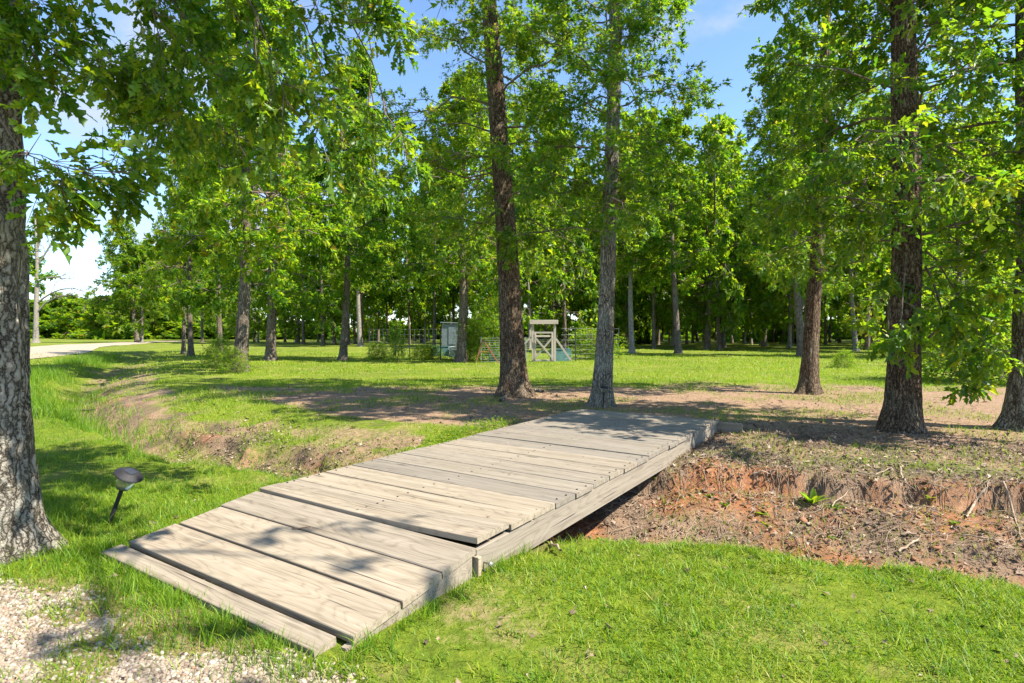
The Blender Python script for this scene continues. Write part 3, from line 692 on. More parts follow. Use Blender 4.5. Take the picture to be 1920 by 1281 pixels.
_, NLEAF['T4'] = big_tree('oak_tree', 'broad oak with deeply ridged bark standing on the ditch bank at right', b4,
    [(1692, 740, 54), (1696, 650, 49), (1699, 500, 45), (1700, 330, 44), (1695, 150, 39), (1692, 0, 34)], 58, 5, 404,
    [dict(limbs=auto(30, 2.8, 7.0, lambda f: 1.95 - 0.1 * f, (-2, 25), 0.16), n2=7, n3=5, nl=13, size=0.10),
     dict(limbs=low4, n2=5, n3=4, nl=10, size=0.13, l2=(0.1, 0.2), l2rel=0.22),
     dict(limbs=auto(14, 6.8, 11.0, lambda f: 3.0 - 1.8 * f, (15, 55), 0.1), n2=5, n3=3, nl=6, size=0.22)], M_bark, trunk_n=96, rows=180, flare=0.38, amp=0.014)
b5 = hit(1925, 806); b5[2] -= 0.02
_, NLEAF['T5'] = big_tree('oak_tree', 'lichen spotted oak cut by the right edge of the picture', b5,
    [(1928, 740, 61), (1934, 650, 56), (1938, 500, 49), (1936, 330, 46), (1932, 150, 41), (1930, 0, 38)], 67, 5, 505,
    [dict(limbs=auto(22, 2.5, 7.2, lambda f: 2.0, (-4, 25), 0.18, az=(1.3, 5.0)), n2=6, n3=5, nl=12, size=0.10),
     dict(limbs=auto(10, 6.8, 11.0, lambda f: 2.8 - 1.8 * f, (15, 55), 0.1), n2=4, n3=3, nl=5, size=0.22)], M_bark_grey, trunk_n=96, rows=180, flare=0.4, amp=0.014)
# left foreground oak: low limbs hang across the upper left of the picture
b0 = hit(-22, 1042); b0[2] -= 0.03
def curve(pts, K=7):
    pts = np.array(pts); t = np.linspace(0, len(pts) - 1, K); i = np.minimum(t.astype(int), len(pts) - 2); f = (t - i)[:, None]
    return pts[i] * (1 - f) + pts[i + 1] * f
d0 = b0[1]
hang = np.stack([curve([at(20, -380, d0), at(160, -120, d0 + .3), at(330, 10, d0 + .6), at(368, 90, d0 + .7), at(355, 190, d0 + .8)]),
    curve([at(20, -420, d0), at(260, -200, d0 + .5), at(520, -40, d0 + 1.0), at(600, 90, d0 + 1.2), at(650, 290, d0 + 1.3)]),
    curve([at(20, -420, d0), at(300, -260, d0 + .2), at(560, -90, d0 + .6), at(680, 60, d0 + .8), at(730, 220, d0 + 1.0)]),
    curve([at(20, -300, d0), at(90, -60, d0 + .5), at(170, 60, d0 + .9), at(195, 100, d0 + 1.0), at(230, 150, d0 + 1.2)]),
    curve([at(-30, 40, d0 - .3), at(-20, 190, d0 - .5), at(40, 285, d0 - .5), at(110, 315, d0 - .5), at(185, 320, d0 - .4)]),
    curve([at(20, -420, d0), at(330, -250, d0 + .9), at(460, -60, d0 + 1.4), at(470, 110, d0 + 1.6), at(440, 250, d0 + 1.7)]),
    curve([at(20, -420, d0), at(240, -250, d0 - .3), at(420, -80, d0 - .2), at(500, 60, d0), at(540, 200, d0 + .1)]),
    curve([at(20, -350, d0), at(10, -160, d0 - .4), at(20, -60, d0 - .5), at(30, 0, d0 - .5), at(50, 50, d0 - .5)]),
    curve([at(20, -350, d0), at(130, -160, d0 + 1), at(270, 30, d0 + 1.6), at(300, 110, d0 + 1.8), at(320, 200, d0 + 1.9)]),
    curve([at(20, -420, d0), at(450, -250, d0 + 1.2), at(640, -100, d0 + 1.8), at(700, 50, d0 + 2.0), at(690, 200, d0 + 2.1)]),
    curve([at(20, -300, d0), at(150, -140, d0 - .3), at(260, -20, d0 - .2), at(330, 80, d0), at(420, 150, d0 + .1)])])
_, NLEAF['T0'] = big_tree('oak_tree', 'big grey barked oak at the left edge with leafy limbs hanging overhead', b0,
    [(-20, 900, 127), (-24, 700, 120), (-27, 500, 114), (-31, 300, 111), (-34, 100, 108), (-36, -300, 100), (-38, -700, 89)], 136, 3, 606,
    [dict(kind='big', limbs=hang, n2=13, n3=5, nl=11, size=0.098, l2=(0.10, 0.28), l2rel=0.09, l3=(0.12, 0.26), r1=0.010),
     dict(limbs=auto(18, 5.6, 7.4, lambda f: 5.0 - 1.0 * f, (6, 16), 0.02, az=(-0.60, 0.28)), n2=9, n3=3, nl=8, size=0.18),
     dict(limbs=auto(4, 5.9, 6.5, lambda f: 6.4, (5, 10), 0.0, az=(-0.34, -0.12)), n2=6, n3=3, nl=7, size=0.16),
     dict(limbs=auto(8, 5.0, 8.5, lambda f: 3.5, (12, 40), 0.12, az=(1.2, 5.6)), n2=6, n3=3, nl=6, size=0.24)],
    M_bark_grey, trunk_n=130, rows=240, flare=0.55, amp=0.016, kind='big', root_n=4)
print('leaves', NLEAF)

# prototypes for the trees further off: the first user of each takes it, later ones copy it
def proto(seed, hgt, r0, z0, rl, n1, n2, n3, nl, size, kind, m_bark, bend=0.4, trunk_n=14, rows=26, flat=(0, 40)):
    rng = np.random.default_rng(seed)
    zz = np.array([-0.3, 0, hgt * 0.25, hgt * 0.5, hgt * 0.75, hgt]); bx = np.cumsum(rng.normal(0, bend / 3, 6)); by = np.cumsum(rng.normal(0, bend / 3, 6)); bx -= bx[1]; by -= by[1]
    pts = np.stack([bx, by, zz], 1); rad = r0 * np.array([1.0, 1.0, 0.8, 0.6, 0.35, 0.08])
    L1 = limbs_auto(pts, rng, n1, z0, hgt * 0.97, rl, flat, 0.14)
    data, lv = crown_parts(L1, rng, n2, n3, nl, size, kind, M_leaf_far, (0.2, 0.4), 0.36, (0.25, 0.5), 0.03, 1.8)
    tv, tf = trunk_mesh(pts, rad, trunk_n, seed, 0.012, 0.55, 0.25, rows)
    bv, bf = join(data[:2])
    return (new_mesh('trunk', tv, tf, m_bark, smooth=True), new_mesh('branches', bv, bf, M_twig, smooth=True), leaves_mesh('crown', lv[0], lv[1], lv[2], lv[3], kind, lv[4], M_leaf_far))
rl_oak = lambda f: 3.4 * (1 - 0.75 * max(0, f - 0.35) / 0.65) * (0.75 + 0.25 * min(1, f / 0.2))
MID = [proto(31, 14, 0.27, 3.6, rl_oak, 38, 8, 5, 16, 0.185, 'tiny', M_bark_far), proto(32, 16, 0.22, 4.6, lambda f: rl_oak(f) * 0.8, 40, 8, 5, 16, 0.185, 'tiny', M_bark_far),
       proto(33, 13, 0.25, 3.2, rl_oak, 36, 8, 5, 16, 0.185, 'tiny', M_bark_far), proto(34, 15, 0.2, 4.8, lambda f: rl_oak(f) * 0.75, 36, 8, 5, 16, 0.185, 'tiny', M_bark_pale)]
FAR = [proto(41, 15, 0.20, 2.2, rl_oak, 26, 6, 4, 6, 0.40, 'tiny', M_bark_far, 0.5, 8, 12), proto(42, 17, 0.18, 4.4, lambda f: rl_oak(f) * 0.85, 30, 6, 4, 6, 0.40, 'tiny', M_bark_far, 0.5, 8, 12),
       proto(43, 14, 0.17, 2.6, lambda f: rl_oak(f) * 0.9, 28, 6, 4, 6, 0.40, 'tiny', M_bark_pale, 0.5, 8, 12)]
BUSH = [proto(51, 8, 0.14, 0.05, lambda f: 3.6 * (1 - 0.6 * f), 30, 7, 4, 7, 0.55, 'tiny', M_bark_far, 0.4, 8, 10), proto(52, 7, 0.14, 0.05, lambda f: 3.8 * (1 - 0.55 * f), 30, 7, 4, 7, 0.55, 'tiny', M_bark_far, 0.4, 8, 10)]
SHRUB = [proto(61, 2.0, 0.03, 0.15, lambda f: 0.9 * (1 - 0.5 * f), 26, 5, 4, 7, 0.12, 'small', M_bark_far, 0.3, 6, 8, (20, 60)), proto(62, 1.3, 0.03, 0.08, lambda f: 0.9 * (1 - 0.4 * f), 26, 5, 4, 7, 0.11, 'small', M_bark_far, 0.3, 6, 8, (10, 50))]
def place(pr, name, label, pos, scale=1.0, rz=0.0, lean=(0, 0), group=None, cat='tree', sxy=None, parts=('trunk', 'branches', 'crown')):
    root = thing(name, label, cat, (pos[0], pos[1], pos[2] - 0.03), rz, group)
    root.rotation_euler = (lean[0], lean[1], rz); sxy = sxy or scale; root.scale = (sxy, sxy, scale)
    for me, nm in zip(pr, parts):
        o = obj(nm, me, root)
        if nm == 'crown': o['kind'] = 'stuff'
    return root
mids = [((450, 697), 0, 1.02, 'thick dark oak between the ditch bend and the open lawn, low leaves at its foot'),
        ((358, 667), 2, 1.05, 'stout oak with a swollen base beyond the ditch, paired with a trunk close behind'),
        ((344, 664), 1, 0.95, 'narrow dark oak half hidden behind the stout oak beyond the ditch'),
        ((507, 676), 2, 1.05, 'grey oak on the lawn just right of the thick dark oak'),
        ((643, 676), 1, 0.98, 'thin straight dark oak standing alone on the lawn left of the garden fence'),
        ((865, 679), 0, 0.98, 'dark oak growing against the garden fence left of the wooden gate'),
        ((675, 650), 3, 1.15, 'pale trunked oak at the far corner of the garden fence'),
        ((1185, 662), 3, 1.0, 'slender pale oak on the lawn right of the slim grey oak'),
        ((1273, 663), 1, 1.0, 'thin straight oak on the shaded lawn in front of the wood'),
        ((1326, 655), 2, 1.05, 'leaning oak at the shady edge of the wood'),
        ((1503, 668), 1, 1.05, 'grey oak just visible behind the reddish brown oak'),
        ((1605, 659), 3, 1.0, 'thin pale oak between the reddish oak and the broad ridged oak'),
        ((413, 661), 1, 1.1, 'slim dark oak behind the thick dark oak, over a small shrub'),
        ((1790, 672), 2, 0.95, 'leafy oak low behind the broad ridged oak at right'),
        ((1850, 664), 0, 1.05, 'leafy oak behind the gap before the right edge oak')]
rg = np.random.default_rng(5)
for (px, py), k, sc, lab in mids:
    place(MID[k], 'oak_tree', lab, hit(px, py), sc, rg.uniform(0, 6.28), (rg.normal(0, 0.015), rg.normal(0, 0.015)), 'oaks on the lawn', 'tree', sc * {450: 0.86, 358: 0.62, 344: 0.6, 413: 0.7}.get(px, 0.92))
place(MID[2], 'oak_tree', 'leaning oak with rounded crown at the far left beside the gravel track', hit(258, 642), 1.3, 1.0, (0, -0.12), None, 'tree', 1.25)
place(FAR[2], 'oak_tree', 'thin trunk growing close beside the leaning far left oak', hit(266, 642), 1.0, 2.0, (0, -0.03))
# the wood behind the lawn
rg = np.random.default_rng(8); pts = []
tries = 0
while len(pts) < 140 and tries < 6000:
    tries += 1
    y = rg.uniform(44, 95); x = rg.uniform(-26, 78)
    if x / y * FPX + 960 < 560 or x / y * FPX + 960 > 1990: continue
    if x < -2 and y < 60: continue
    if any((x - a) ** 2 + (y - b) ** 2 < 3.3 ** 2 for a, b in pts): continue
    pts.append((x, y))
zones = [(745, 'left of the garden shed'), (950, 'behind shed and vine mound'), (1135, 'between tall brown and slim grey oaks'), (1300, 'just right of slim grey oak'),
         (1510, 'left of reddish brown oak'), (1690, 'between reddish and broad ridged oaks'), (9999, 'right of broad ridged oak')]
for x, y in pts:
    z = float(H(np.array([x]), np.array([y]))[0]); zone = next(t_ for lim, t_ in zones if x / y * FPX + 960 < lim)
    row = 'front row' if y < 58 else 'middle' if y < 76 else 'depth'
    k = int(rg.integers(3)); kind_ = ('oak', 'tall oak', 'pale oak')[k]
    place(FAR[k], 'oak_tree', f'{kind_} in the {row} of the wood {zone}', (x, y, z), rg.uniform(1.0, 1.4), rg.uniform(0, 6.28), (rg.normal(0, 0.03), rg.normal(0, 0.03)), f'oaks in the {row} of the wood {zone}', 'tree', rg.uniform(0.75, 1.05))
# thin trunks beyond the lawn, left of the garden
for k in range(16):
    px = 385 + k * 20 + rg.normal(0, 6); y = rg.uniform(62, 95); x = (px - 960) / FPX * y
    place(FAR[int(rg.integers(3))], 'oak_tree', 'one of the spaced thin oaks far beyond the left lawn', (x, y, float(H(np.array([x]), np.array([y]))[0])), rg.uniform(0.75, 1.0), rg.uniform(0, 6.28), (0, 0), 'oaks far beyond the left lawn', 'tree')
# undergrowth along the wood edge
for k in range(14):
    y = rg.uniform(62, 84); x = (rg.uniform(1120, 1960) - 960) / FPX * y
    place(BUSH[k % 2], 'bush', 'one of the shaded bushes under the oaks of the wood', (x, y, float(H(np.array([x]), np.array([y]))[0])), rg.uniform(0.3, 0.55), rg.uniform(0, 6.28), (0, 0), 'bushes in the wood', 'bush', rg.uniform(0.4, 0.8))
# low distant tree line at far left
for k in range(66):
    px = 340 + (k - 14) * 31 + rg.normal(0, 10); y = rg.uniform(112, 145)
    if k < 14: px = 20 + k * 26; x = (px - 960) / FPX * y
    place(BUSH[k % 2], 'tree', 'one of the low rounded trees in the distant line at far left' if k < 14 else 'one of the distant rounded trees closing the view behind the wood', (x, y, float(H(np.array([x]), np.array([y]))[0])), rg.uniform(0.85, 1.25) * (1 if k < 14 else 1.9), rg.uniform(0, 6.28), (0, 0), 'distant tree line' if k < 14 else 'distant trees behind the wood', 'tree', rg.uniform(1.0, 1.4) * (1 if k < 14 else 1.35))
for k in range(44):
    px = 330 + k * 38 + rg.normal(0, 9); y = rg.uniform(102, 111); x = (px - 960) / FPX * y
    place(BUSH[k % 2], 'bush', 'one of the low scrub bushes at the foot of the distant trees', (x, y, float(H(np.array([x]), np.array([y]))[0]) - 0.2), rg.uniform(0.38, 0.55), rg.uniform(0, 6.28), (0, 0), 'scrub at the foot of the distant trees', 'bush', rg.uniform(0.9, 1.3))
# half dead tree at far left
def dead_tree():
    rng = np.random.default_rng(77); base = hit(67, 643); d = base[1]
    root = thing('dead_tree', 'half dead tree with bare grey branches reaching right, far left by the track', 'tree', tuple(base))
    pts = np.array([(0, 0, -0.3), (0, 0, 0), (0.1, 0, 5), (0.2, 0, 9), (-0.1, 0, 14)], float) * [1, 1, d / 62]
    rad = np.array([0.26, 0.26, 0.21, 0.16, 0.06]) * d / 62
    tv, tf = trunk_mesh(pts, rad, 12, 7, 0.01, 0.5, 0.3, 24)
    def br(q): return np.array([at(px, py, d) - base for px, py in q])
    L1 = np.stack([curve(br([(68, 588), (90, 563), (120, 552), (150, 556), (170, 566)]), 6), curve(br([(68, 570), (85, 556), (105, 545), (130, 538), (160, 548)]), 6),
                   curve(br([(68, 530), (90, 519), (110, 520), (125, 524), (140, 520)]), 6), curve(br([(68, 500), (85, 476), (100, 450), (108, 430), (115, 415)]), 6), curve(br([(66, 480), (78, 440), (85, 415), (92, 405), (100, 395)]), 6)])
    L2 = children(L1, 7, 0.25, 1.0, 0.3, (0.2, 0.5), (0.3, 0.9), 0.05, 0.1, 4, rng); L3 = children(L2, 4, 0.2, 1.0, 0.3, (0.1, 0.4), (0.3, 0.9), 0, 0.1, 2, rng)
    k = d / 62
    bv, bf = join([tubes(L1, np.full((5, 6), 0.11 * k) * np.linspace(1, 0.3, 6), 5), tubes(L2, np.full((len(L2), 4), 0.035 * k) * np.linspace(1, 0.5, 4), 3), tubes(L3, np.full((len(L3), 2), 0.02 * k), 3)])
    obj('trunk', new_mesh('trunk', tv, tf, M_bark_pale, smooth=True), root); obj('dead_branches', new_mesh('dead_branches', bv, bf, M_bark_pale), root)
    G1 = limbs_auto(pts, rng, 16, 6.4 * k, 13 * k, lambda f: 1.7 * k, (0, 40), 0.1, az=(1.2, 5.2))
    dt, lv = crown_parts(G1, rng, 5, 4, 8, 0.42, 'tiny', M_leaf_far, (0.2, 0.5), 0.3, (0.3, 0.6))
    tag(obj('crown', leaves_mesh('crown', lv[0], lv[1], lv[2], lv[3], 'tiny', lv[4], M_leaf_far), root), kind='stuff')
dead_tree()

# ------------------------------------------------------------------ garden behind the lawn
gb = hit(1019, 679); GD = gb[1]
def gp(px, py, dd=0.0): q = at(px, py, GD + dd); return Vector(q) - Vector(gb)
gate = thing('garden_gate', 'weathered wooden garden gate with crossed braces under a top beam', 'gate', tuple(gb))
def gbar(name, a, b, w, h, m=M_gate, par=None, off=Vector((0, 0, 0))):
    mb = MB(); a, b = Vector(a), Vector(b); d = b - a; x = d.normalized(); y = Vector((0, 1, 0)); z = x.cross(y).normalized(); 
    mb.box((0, 0, 0), (d.length, w, h), None, 0.006)
    o = mb.build(name, m, par); o.location = (a + b) / 2 + off; o.rotation_euler = Matrix((x, y, z)).transposed().to_euler(); return o
s_ = GD / FPX
for px in (999, 1040): gbar('post', gp(px, 684), gp(px, 606), 0.11, 0.115, M_gate, gate)
gbar('top_beam', gp(993, 604, -0.1), gp(1046.5, 604, -0.1), 0.09, 0.20, M_gate, gate)
for py in (624, 630.5): gbar('rail', gp(1001.5, py, -0.02), gp(1037.5, py, -0.02), 0.05, 0.085, M_gate, gate)
gbar('rail', gp(1001.5, 676, -0.02), gp(1037.5, 676, -0.02), 0.05, 0.09, M_gate, gate)
for px in (1003.5, 1035.5): gbar('stile', gp(px, 675, -0.05), gp(px, 625, -0.05), 0.04, 0.085, M_gate, gate)
gbar('diagonal', gp(1003, 672, -0.09), gp(1036, 633, -0.09), 0.03, 0.085, M_gate, gate)
gbar('diagonal', gp(1003, 633, -0.13), gp(1036, 672, -0.13), 0.03, 0.085, M_gate, gate)
gbar('side_brace', gp(1042, 635, 0.0), gp(1070, 676, 0.0), 0.05, 0.09, M_gate, gate)
gbar('side_brace', gp(996, 632, 0.0), gp(972, 656, 0.0), 0.05, 0.09, M_gate, gate)
mb = MB()
for k in range(9): mb.bar(gp(1003, 636 + k * 4.5, 0.01), gp(1036, 636 + k * 4.5, 0.01), 0.008, 0.008, 0)
mb.build('wire_panel', M_zinc, gate)
fence = thing('wire_fence', 'thin wire garden fence on dark steel posts either side of the gate', 'fence', tuple(gb))
fposts = [(692, 664), (718, 666), (742, 668), (768, 670), (797, 672), (826, 675), (868, 679), (1079, 678), (1120, 675), (1160, 672)]
fw = []
for px, py in fposts:
    q = hit(px, py); mb = MB(); r = Vector(q) - Vector(gb)
    mb.box(r + Vector((0, 0, 0.78)), (0.055, 0.05, 1.75), None, 0.006); mb.build('post', M_post, fence); fw.append(r)
for grp_ in (fw[:7], [Vector((0.85, 0, 0))] + fw[7:]):
    for a_, b_ in zip(grp_[:-1], grp_[1:]):
        mb = MB()
        for z in (0.15, 0.35, 0.55, 0.8, 1.05, 1.3, 1.6): mb.bar(a_ + Vector((0, 0, z)), b_ + Vector((0, 0, z)), 0.007, 0.007, 0)
        n_ = max(2, int((b_ - a_).length / 0.5))
        for k in range(1, n_): p = a_.lerp(b_, k / n_); mb.bar(p + Vector((0, 0, 0.1)), p + Vector((0, 0, 1.6)), 0.005, 0.005, 0)
        mb.build('wire_panel', M_zinc, fence)
pan = thing('cattle_panel', 'pale wire panel of level rods beside the leafy garden mound', 'panel', tuple(hit(955, 680)))
pb = Vector(pan.location)
mb = MB()
for px in (902, 955, 986): mb.bar(Vector(at(px, 681, GD - .4)) - pb, Vector(at(px, 632, GD - .4)) - pb, 0.03, 0.03, 0)
mb.build('upright', M_zinc, pan)
mb = MB()
for k in range(11): mb.bar(Vector(at(902, 634 + 4.4 * k, GD - .4)) - pb, Vector(at(992, 634 + 4.4 * k, GD - .4)) - pb, 0.016, 0.016, 0)
mb.build('rods', M_zinc, pan)
tr = thing('trellis_frame', 'rusty brown A shaped frame leaning by the wire panel', 'trellis', tuple(hit(903, 681))); tb = Vector(tr.location)
for a_, b_ in (((905, 636), (892, 682)), ((905, 636), (935, 682))):
    mb = MB(); mb.bar(Vector(at(*a_, GD - .9)) - tb, Vector(at(*b_, GD - .9)) - tb, 0.06, 0.06, 0.004); mb.build('leg', M_rust, tr)
mb = MB(); mb.bar(Vector(at(899, 660, GD - .9)) - tb, Vector(at(920, 660, GD - .9)) - tb, 0.04, 0.04, 0.004); mb.build('crossbar', M_rust, tr)
def planter(label, px0, px1, py0, py1, dd, m):
    q = Vector(at((px0 + px1) / 2, py1, GD + dd)); t_ = thing('planter_box', label, 'planter', tuple(q))
    w_ = (px1 - px0) / FPX * (GD + dd); h_ = (py1 - py0) / FPX * (GD + dd); de = 0.9
    for sy in (-1, 1):
        mb = MB(); mb.box((0, sy * de / 2, h_ / 2), (w_, 0.05, h_), None, 0.008); mb.build('side_panel', m, t_)
    for sx in (-1, 1):
        mb = MB(); mb.box((sx * (w_ / 2 - 0.027), 0, h_ / 2), (0.05, de - 0.054, h_ - 0.01), None, 0.008); mb.build('end_panel', m, t_)
    for sy in (-1, 1):
        mb = MB(); mb.box((0, sy * de / 2, h_ + 0.012), (w_ + 0.06, 0.10, 0.02), None, 0.004); mb.build('rim', m, t_)
    mb = MB(); mb.box((0, 0, h_ * 0.42), (w_ - 0.11, de - 0.06, h_ * 0.8)); mb.build('soil', M_root, t_)
planter('teal painted planter box behind the wire panel', 914, 954, 656, 679, 1.2, M_teal)
planter('teal painted planter box right of the wooden gate', 1032, 1069, 655, 679, 1.4, M_teal)
planter('long teal planter box far left in the garden', 800, 843, 650, 667, 3.5, M_teal)
planter('white planter box beside the dark oak at the fence', 844, 859, 651, 669, 2.8, M_whitebox)
sq = Vector(at(846, 645, GD + 9)); shed = thing('garden_shed', 'small pale metal shed among the trees behind the garden', 'shed', tuple(sq))
sw, shh = 32 / FPX * (GD + 9), 37 / FPX * (GD + 9)
mb = MB(); mb.box((0, 0, shh / 2 - 0.2), (sw, 1.0, shh + 0.4), None, 0.01); mb.build('wall', M_shed, shed)
mb = MB(); mb.bar((-sw / 2 - 0.08, 0, shh + 0.1), (sw / 2 + 0.08, 0, shh + 0.06), 1.2, 0.06, 0.01); mb.build('roof', M_shed, shed)
mb = MB(); mb.box((0.1, -0.52, shh / 2 - 0.1), (sw * 0.4, 0.03, shh * 0.85), None, 0.006); mb.build('door', M_shed, shed)
for (px, py, dd, k, sc, sx, lab) in [(905, 682, 0.5, 0, 1.15, 1.0, 'tall leafy mound of vines by the dark oak at the garden fence'), (930, 681, 1.2, 0, 1.25, 1.1, 'leafy vine mound behind the tall brown oak trunk'), (880, 680, 1.6, 1, 0.9, 0.8, 'low dark green shrub at the foot of the vine mound'),
        (745, 668, 0.6, 0, 0.8, 0.42, 'young yellowish sapling by the left part of the garden fence'), (785, 668, 2.5, 1, 0.42, 0.6, 'low weedy shrub inside the left garden fence'), (812, 668, 3.0, 1, 0.45, 0.6, 'pale weedy clump inside the garden near the long planter'),
        (715, 662, 3.0, 1, 0.5, 0.6, 'weedy clump at the far left end of the garden fence'), (1130, 668, 3.0, 1, 0.9, 1.3, 'low grey green shrub right of the gate behind the slim grey oak')]:
    q = at(px, py, GD + dd); q[2] = float(H(q[0:1], q[1:2])[0])
    place(SHRUB[k], 'shrub', lab, q, sc, px * 1.3, (0, 0), None, 'shrub', sx, ('stem', 'branches', 'crown'))
for (px, py, k, sc, sx, lab) in [(410, 690, 1, 0.7, 0.55, 'small shrub in the grass left of the thick dark oak'), (440, 700, 1, 0.5, 0.5, 'sprig of leaves sprouting at the foot of the thick dark oak'), (1585, 690, 1, 0.4, 0.4, 'small dark sapling on the lawn beside a grassy hollow'),
        (1830, 716, 1, 1.3, 1.5, 'dense low shrub left of the right edge oak'), (1860, 715, 0, 1.2, 1.0, 'upright shrub against the right edge oak'), (1800, 690, 1, 1.2, 1.3, 'shrub on the lawn edge behind the broad ridged oak')]:
    place(SHRUB[k], 'shrub', lab, hit(px, py), sc, px * 0.7, (0, 0), None, 'shrub', sx, ('stem', 'branches', 'crown'))

# ------------------------------------------------------------------ path lights
def path_light(label, base, top, cap_r, tilt):
    base = Vector(base); t_ = thing('path_light', label, 'path light', tuple(base)); top = Vector(top) - base
    ax = top.normalized(); Lh = top.length
    M3 = (ax + Vector(tilt)).normalized().to_track_quat('Z', 'Y').to_matrix()
    k = cap_r; gh = k * 1.15
    mb = MB(); mb.tube([-ax * 0.08, ax * (Lh * 0.5), ax * (Lh - gh * 1.1)], [k * 0.15] * 3, 8); mb.build('stake', M_black, t_, True)
    c0 = ax * (Lh - gh * 1.15)
    mb = MB(); mb.lathe([(k * 0.15, -k * 0.12), (k * 0.24, 0), (k * 0.30, k * 0.1)], 16, M3, c0); mb.build('collar', M_black, t_, True)
    mb = MB(); mb.lathe([(k * 0.32, k * 0.06), (k * 0.44, k * 0.1), (k * 0.56, k * 0.5), (k * 0.68, gh)], 20, M3, c0); gl = mb.build('lamp_glass', M_glass, t_, True)
    mb = MB(); mb.lathe([(k * 0.10, k * 0.1), (k * 0.13, k * 0.13), (k * 0.10, k * 0.2)], 12, M3, c0); mb.build('reflector', M_zinc, t_, True)
    mb = MB(); mb.lathe([(k * 0.70, gh - k * 0.02), (k * 0.98, gh), (k, gh + k * 0.05), (k * 0.95, gh + k * 0.12), (k * 0.62, gh + k * 0.36), (k * 0.56, gh + k * 0.39)], 24, M3, c0); cap = mb.build('cap', M_black, t_)
    mb = MB(); mb.box(M3 @ Vector((0, 0, gh + k * 0.40)) + c0, (k * 0.7, k * 0.7, k * 0.03), M3, 0.002); mb.build('solar_panel', M_solar, cap)
lb = hit(203, 987)
path_light('leaning solar path light in shaded grass beside the left oak', lb, at(240, 886, lb[1]), 0.104, (0.16, -0.06, 0))
lb2 = hit(1132, 768); lb2[1] = b2[1] - 0.42; lb2[2] = float(H(lb2[0:1], lb2[1:2])[0])
path_light('small dark solar light at the foot of the slim grey oak', lb2, at(1133, 726, lb2[1]), 0.085, (0, -0.05, 0))

# ------------------------------------------------------------------ grass
def blades(name, label, x, y, L, wd, rng, segs=2, lean=0.5, col=None, cat='grass'):
    n_ = len(x); z = H(x, y)
    az = rng.uniform(0, 2 * math.pi, n_); d = np.stack([np.cos(az), np.sin(az), np.zeros(n_)], 1); sd = np.stack([-np.sin(az), np.cos(az), np.zeros(n_)], 1)
    tw = rng.uniform(-0.9, 0.9, n_)[:, None]; sd = nrm(sd * np.cos(tw) + d * np.sin(tw))
    le = np.abs(rng.normal(lean, 0.28, n_)); p = np.stack([x, y, z - 0.006], 1); rows = []
    for i in range(segs + 1):
        f = i / segs; c = p + d * (le * L * f ** 1.6)[:, None]; c[:, 2] += L * (f - 0.30 * le * f * f)
        w_ = wd * (1 - f) ** 0.7 if i < segs else None
        if i < segs: rows += [c - sd * (w_ / 2)[:, None], c + sd * (w_ / 2)[:, None]]
        else: rows.append(c)
    V = np.stack(rows, 1); k = V.shape[1]; T = []
    for i in range(segs - 1): T += [(2 * i, 2 * i + 1, 2 * i + 3), (2 * i, 2 * i + 3, 2 * i + 2)]
    T.append((2 * segs - 2, 2 * segs - 1, 2 * segs))
    F = (np.array(T)[None] + (np.arange(n_) * k)[:, None, None]).reshape(-1, 3)
    rnd = col if col is not None else rng.beta(2, 2.4, n_)
    return tag(obj(name, new_mesh(name, V.reshape(-1, 3), F, M_grass, {'rnd': np.repeat(np.clip(rnd, 0, 1), k)})), label, cat, kind='stuff')
def scatter(n_, x0, x1, y0, y1, dens, rng, view=True):
    x = rng.uniform(x0, x1, n_); y = rng.uniform(y0, y1, n_)
    keep = rng.random(n_) < dens(x, y)
    if view: keep &= (np.abs(x / y) < 0.98)
    return x[keep], y[keep]
def off_bridge(x, y, m=0.0):
    s, w = bridge_sw(x, y); return ~((s > -1.15 - m) & (s < BL + 0.05) & (w > -BW - 0.02 - m) & (w < 0.01 + m))
def clump(x, y, f=3.0, seed=0, lo=0.35, hi=0.65): return sm(lo, hi, fbm(x * f + seed, y * f - seed, o=3))
rg = np.random.default_rng(21)
def d_lawn(x, y):
    t, qx = ditch(x, y); s, w = bridge_sw(x, y)
    m = masks(x, y)
    return off_bridge(x, y) * sm(-0.22, -0.60, t + 0.5 * (fbm(x * 3, y * 3, o=3) - 0.5)) * (w > -0.25) * (0.16 + 0.84 * clump(x, y, 2.2, 3, 0.32, 0.58)) * (1 - 0.9 * np.clip(m['dirt'] * 2.4, 0, 1))
x, y = scatter(150000, -1.2, 4.4, 1.75, 4.4, d_lawn, rg)
nn = len(x); patch = fbm(x * 0.9, y * 0.9 + 5, o=2)
blades('lawn_grass', 'bright sunlit lawn grass in the right foreground', x, y, rg.gamma(5, 0.0088, nn) * (0.55 + 0.8 * patch), rg.uniform(0.003, 0.0075, nn), rg, 2, 0.85, np.clip(rg.beta(1.7, 1.6, nn) * 0.9 + 0.04 + 0.8 * (patch - 0.47), 0, 1))
print('lawn', nn)
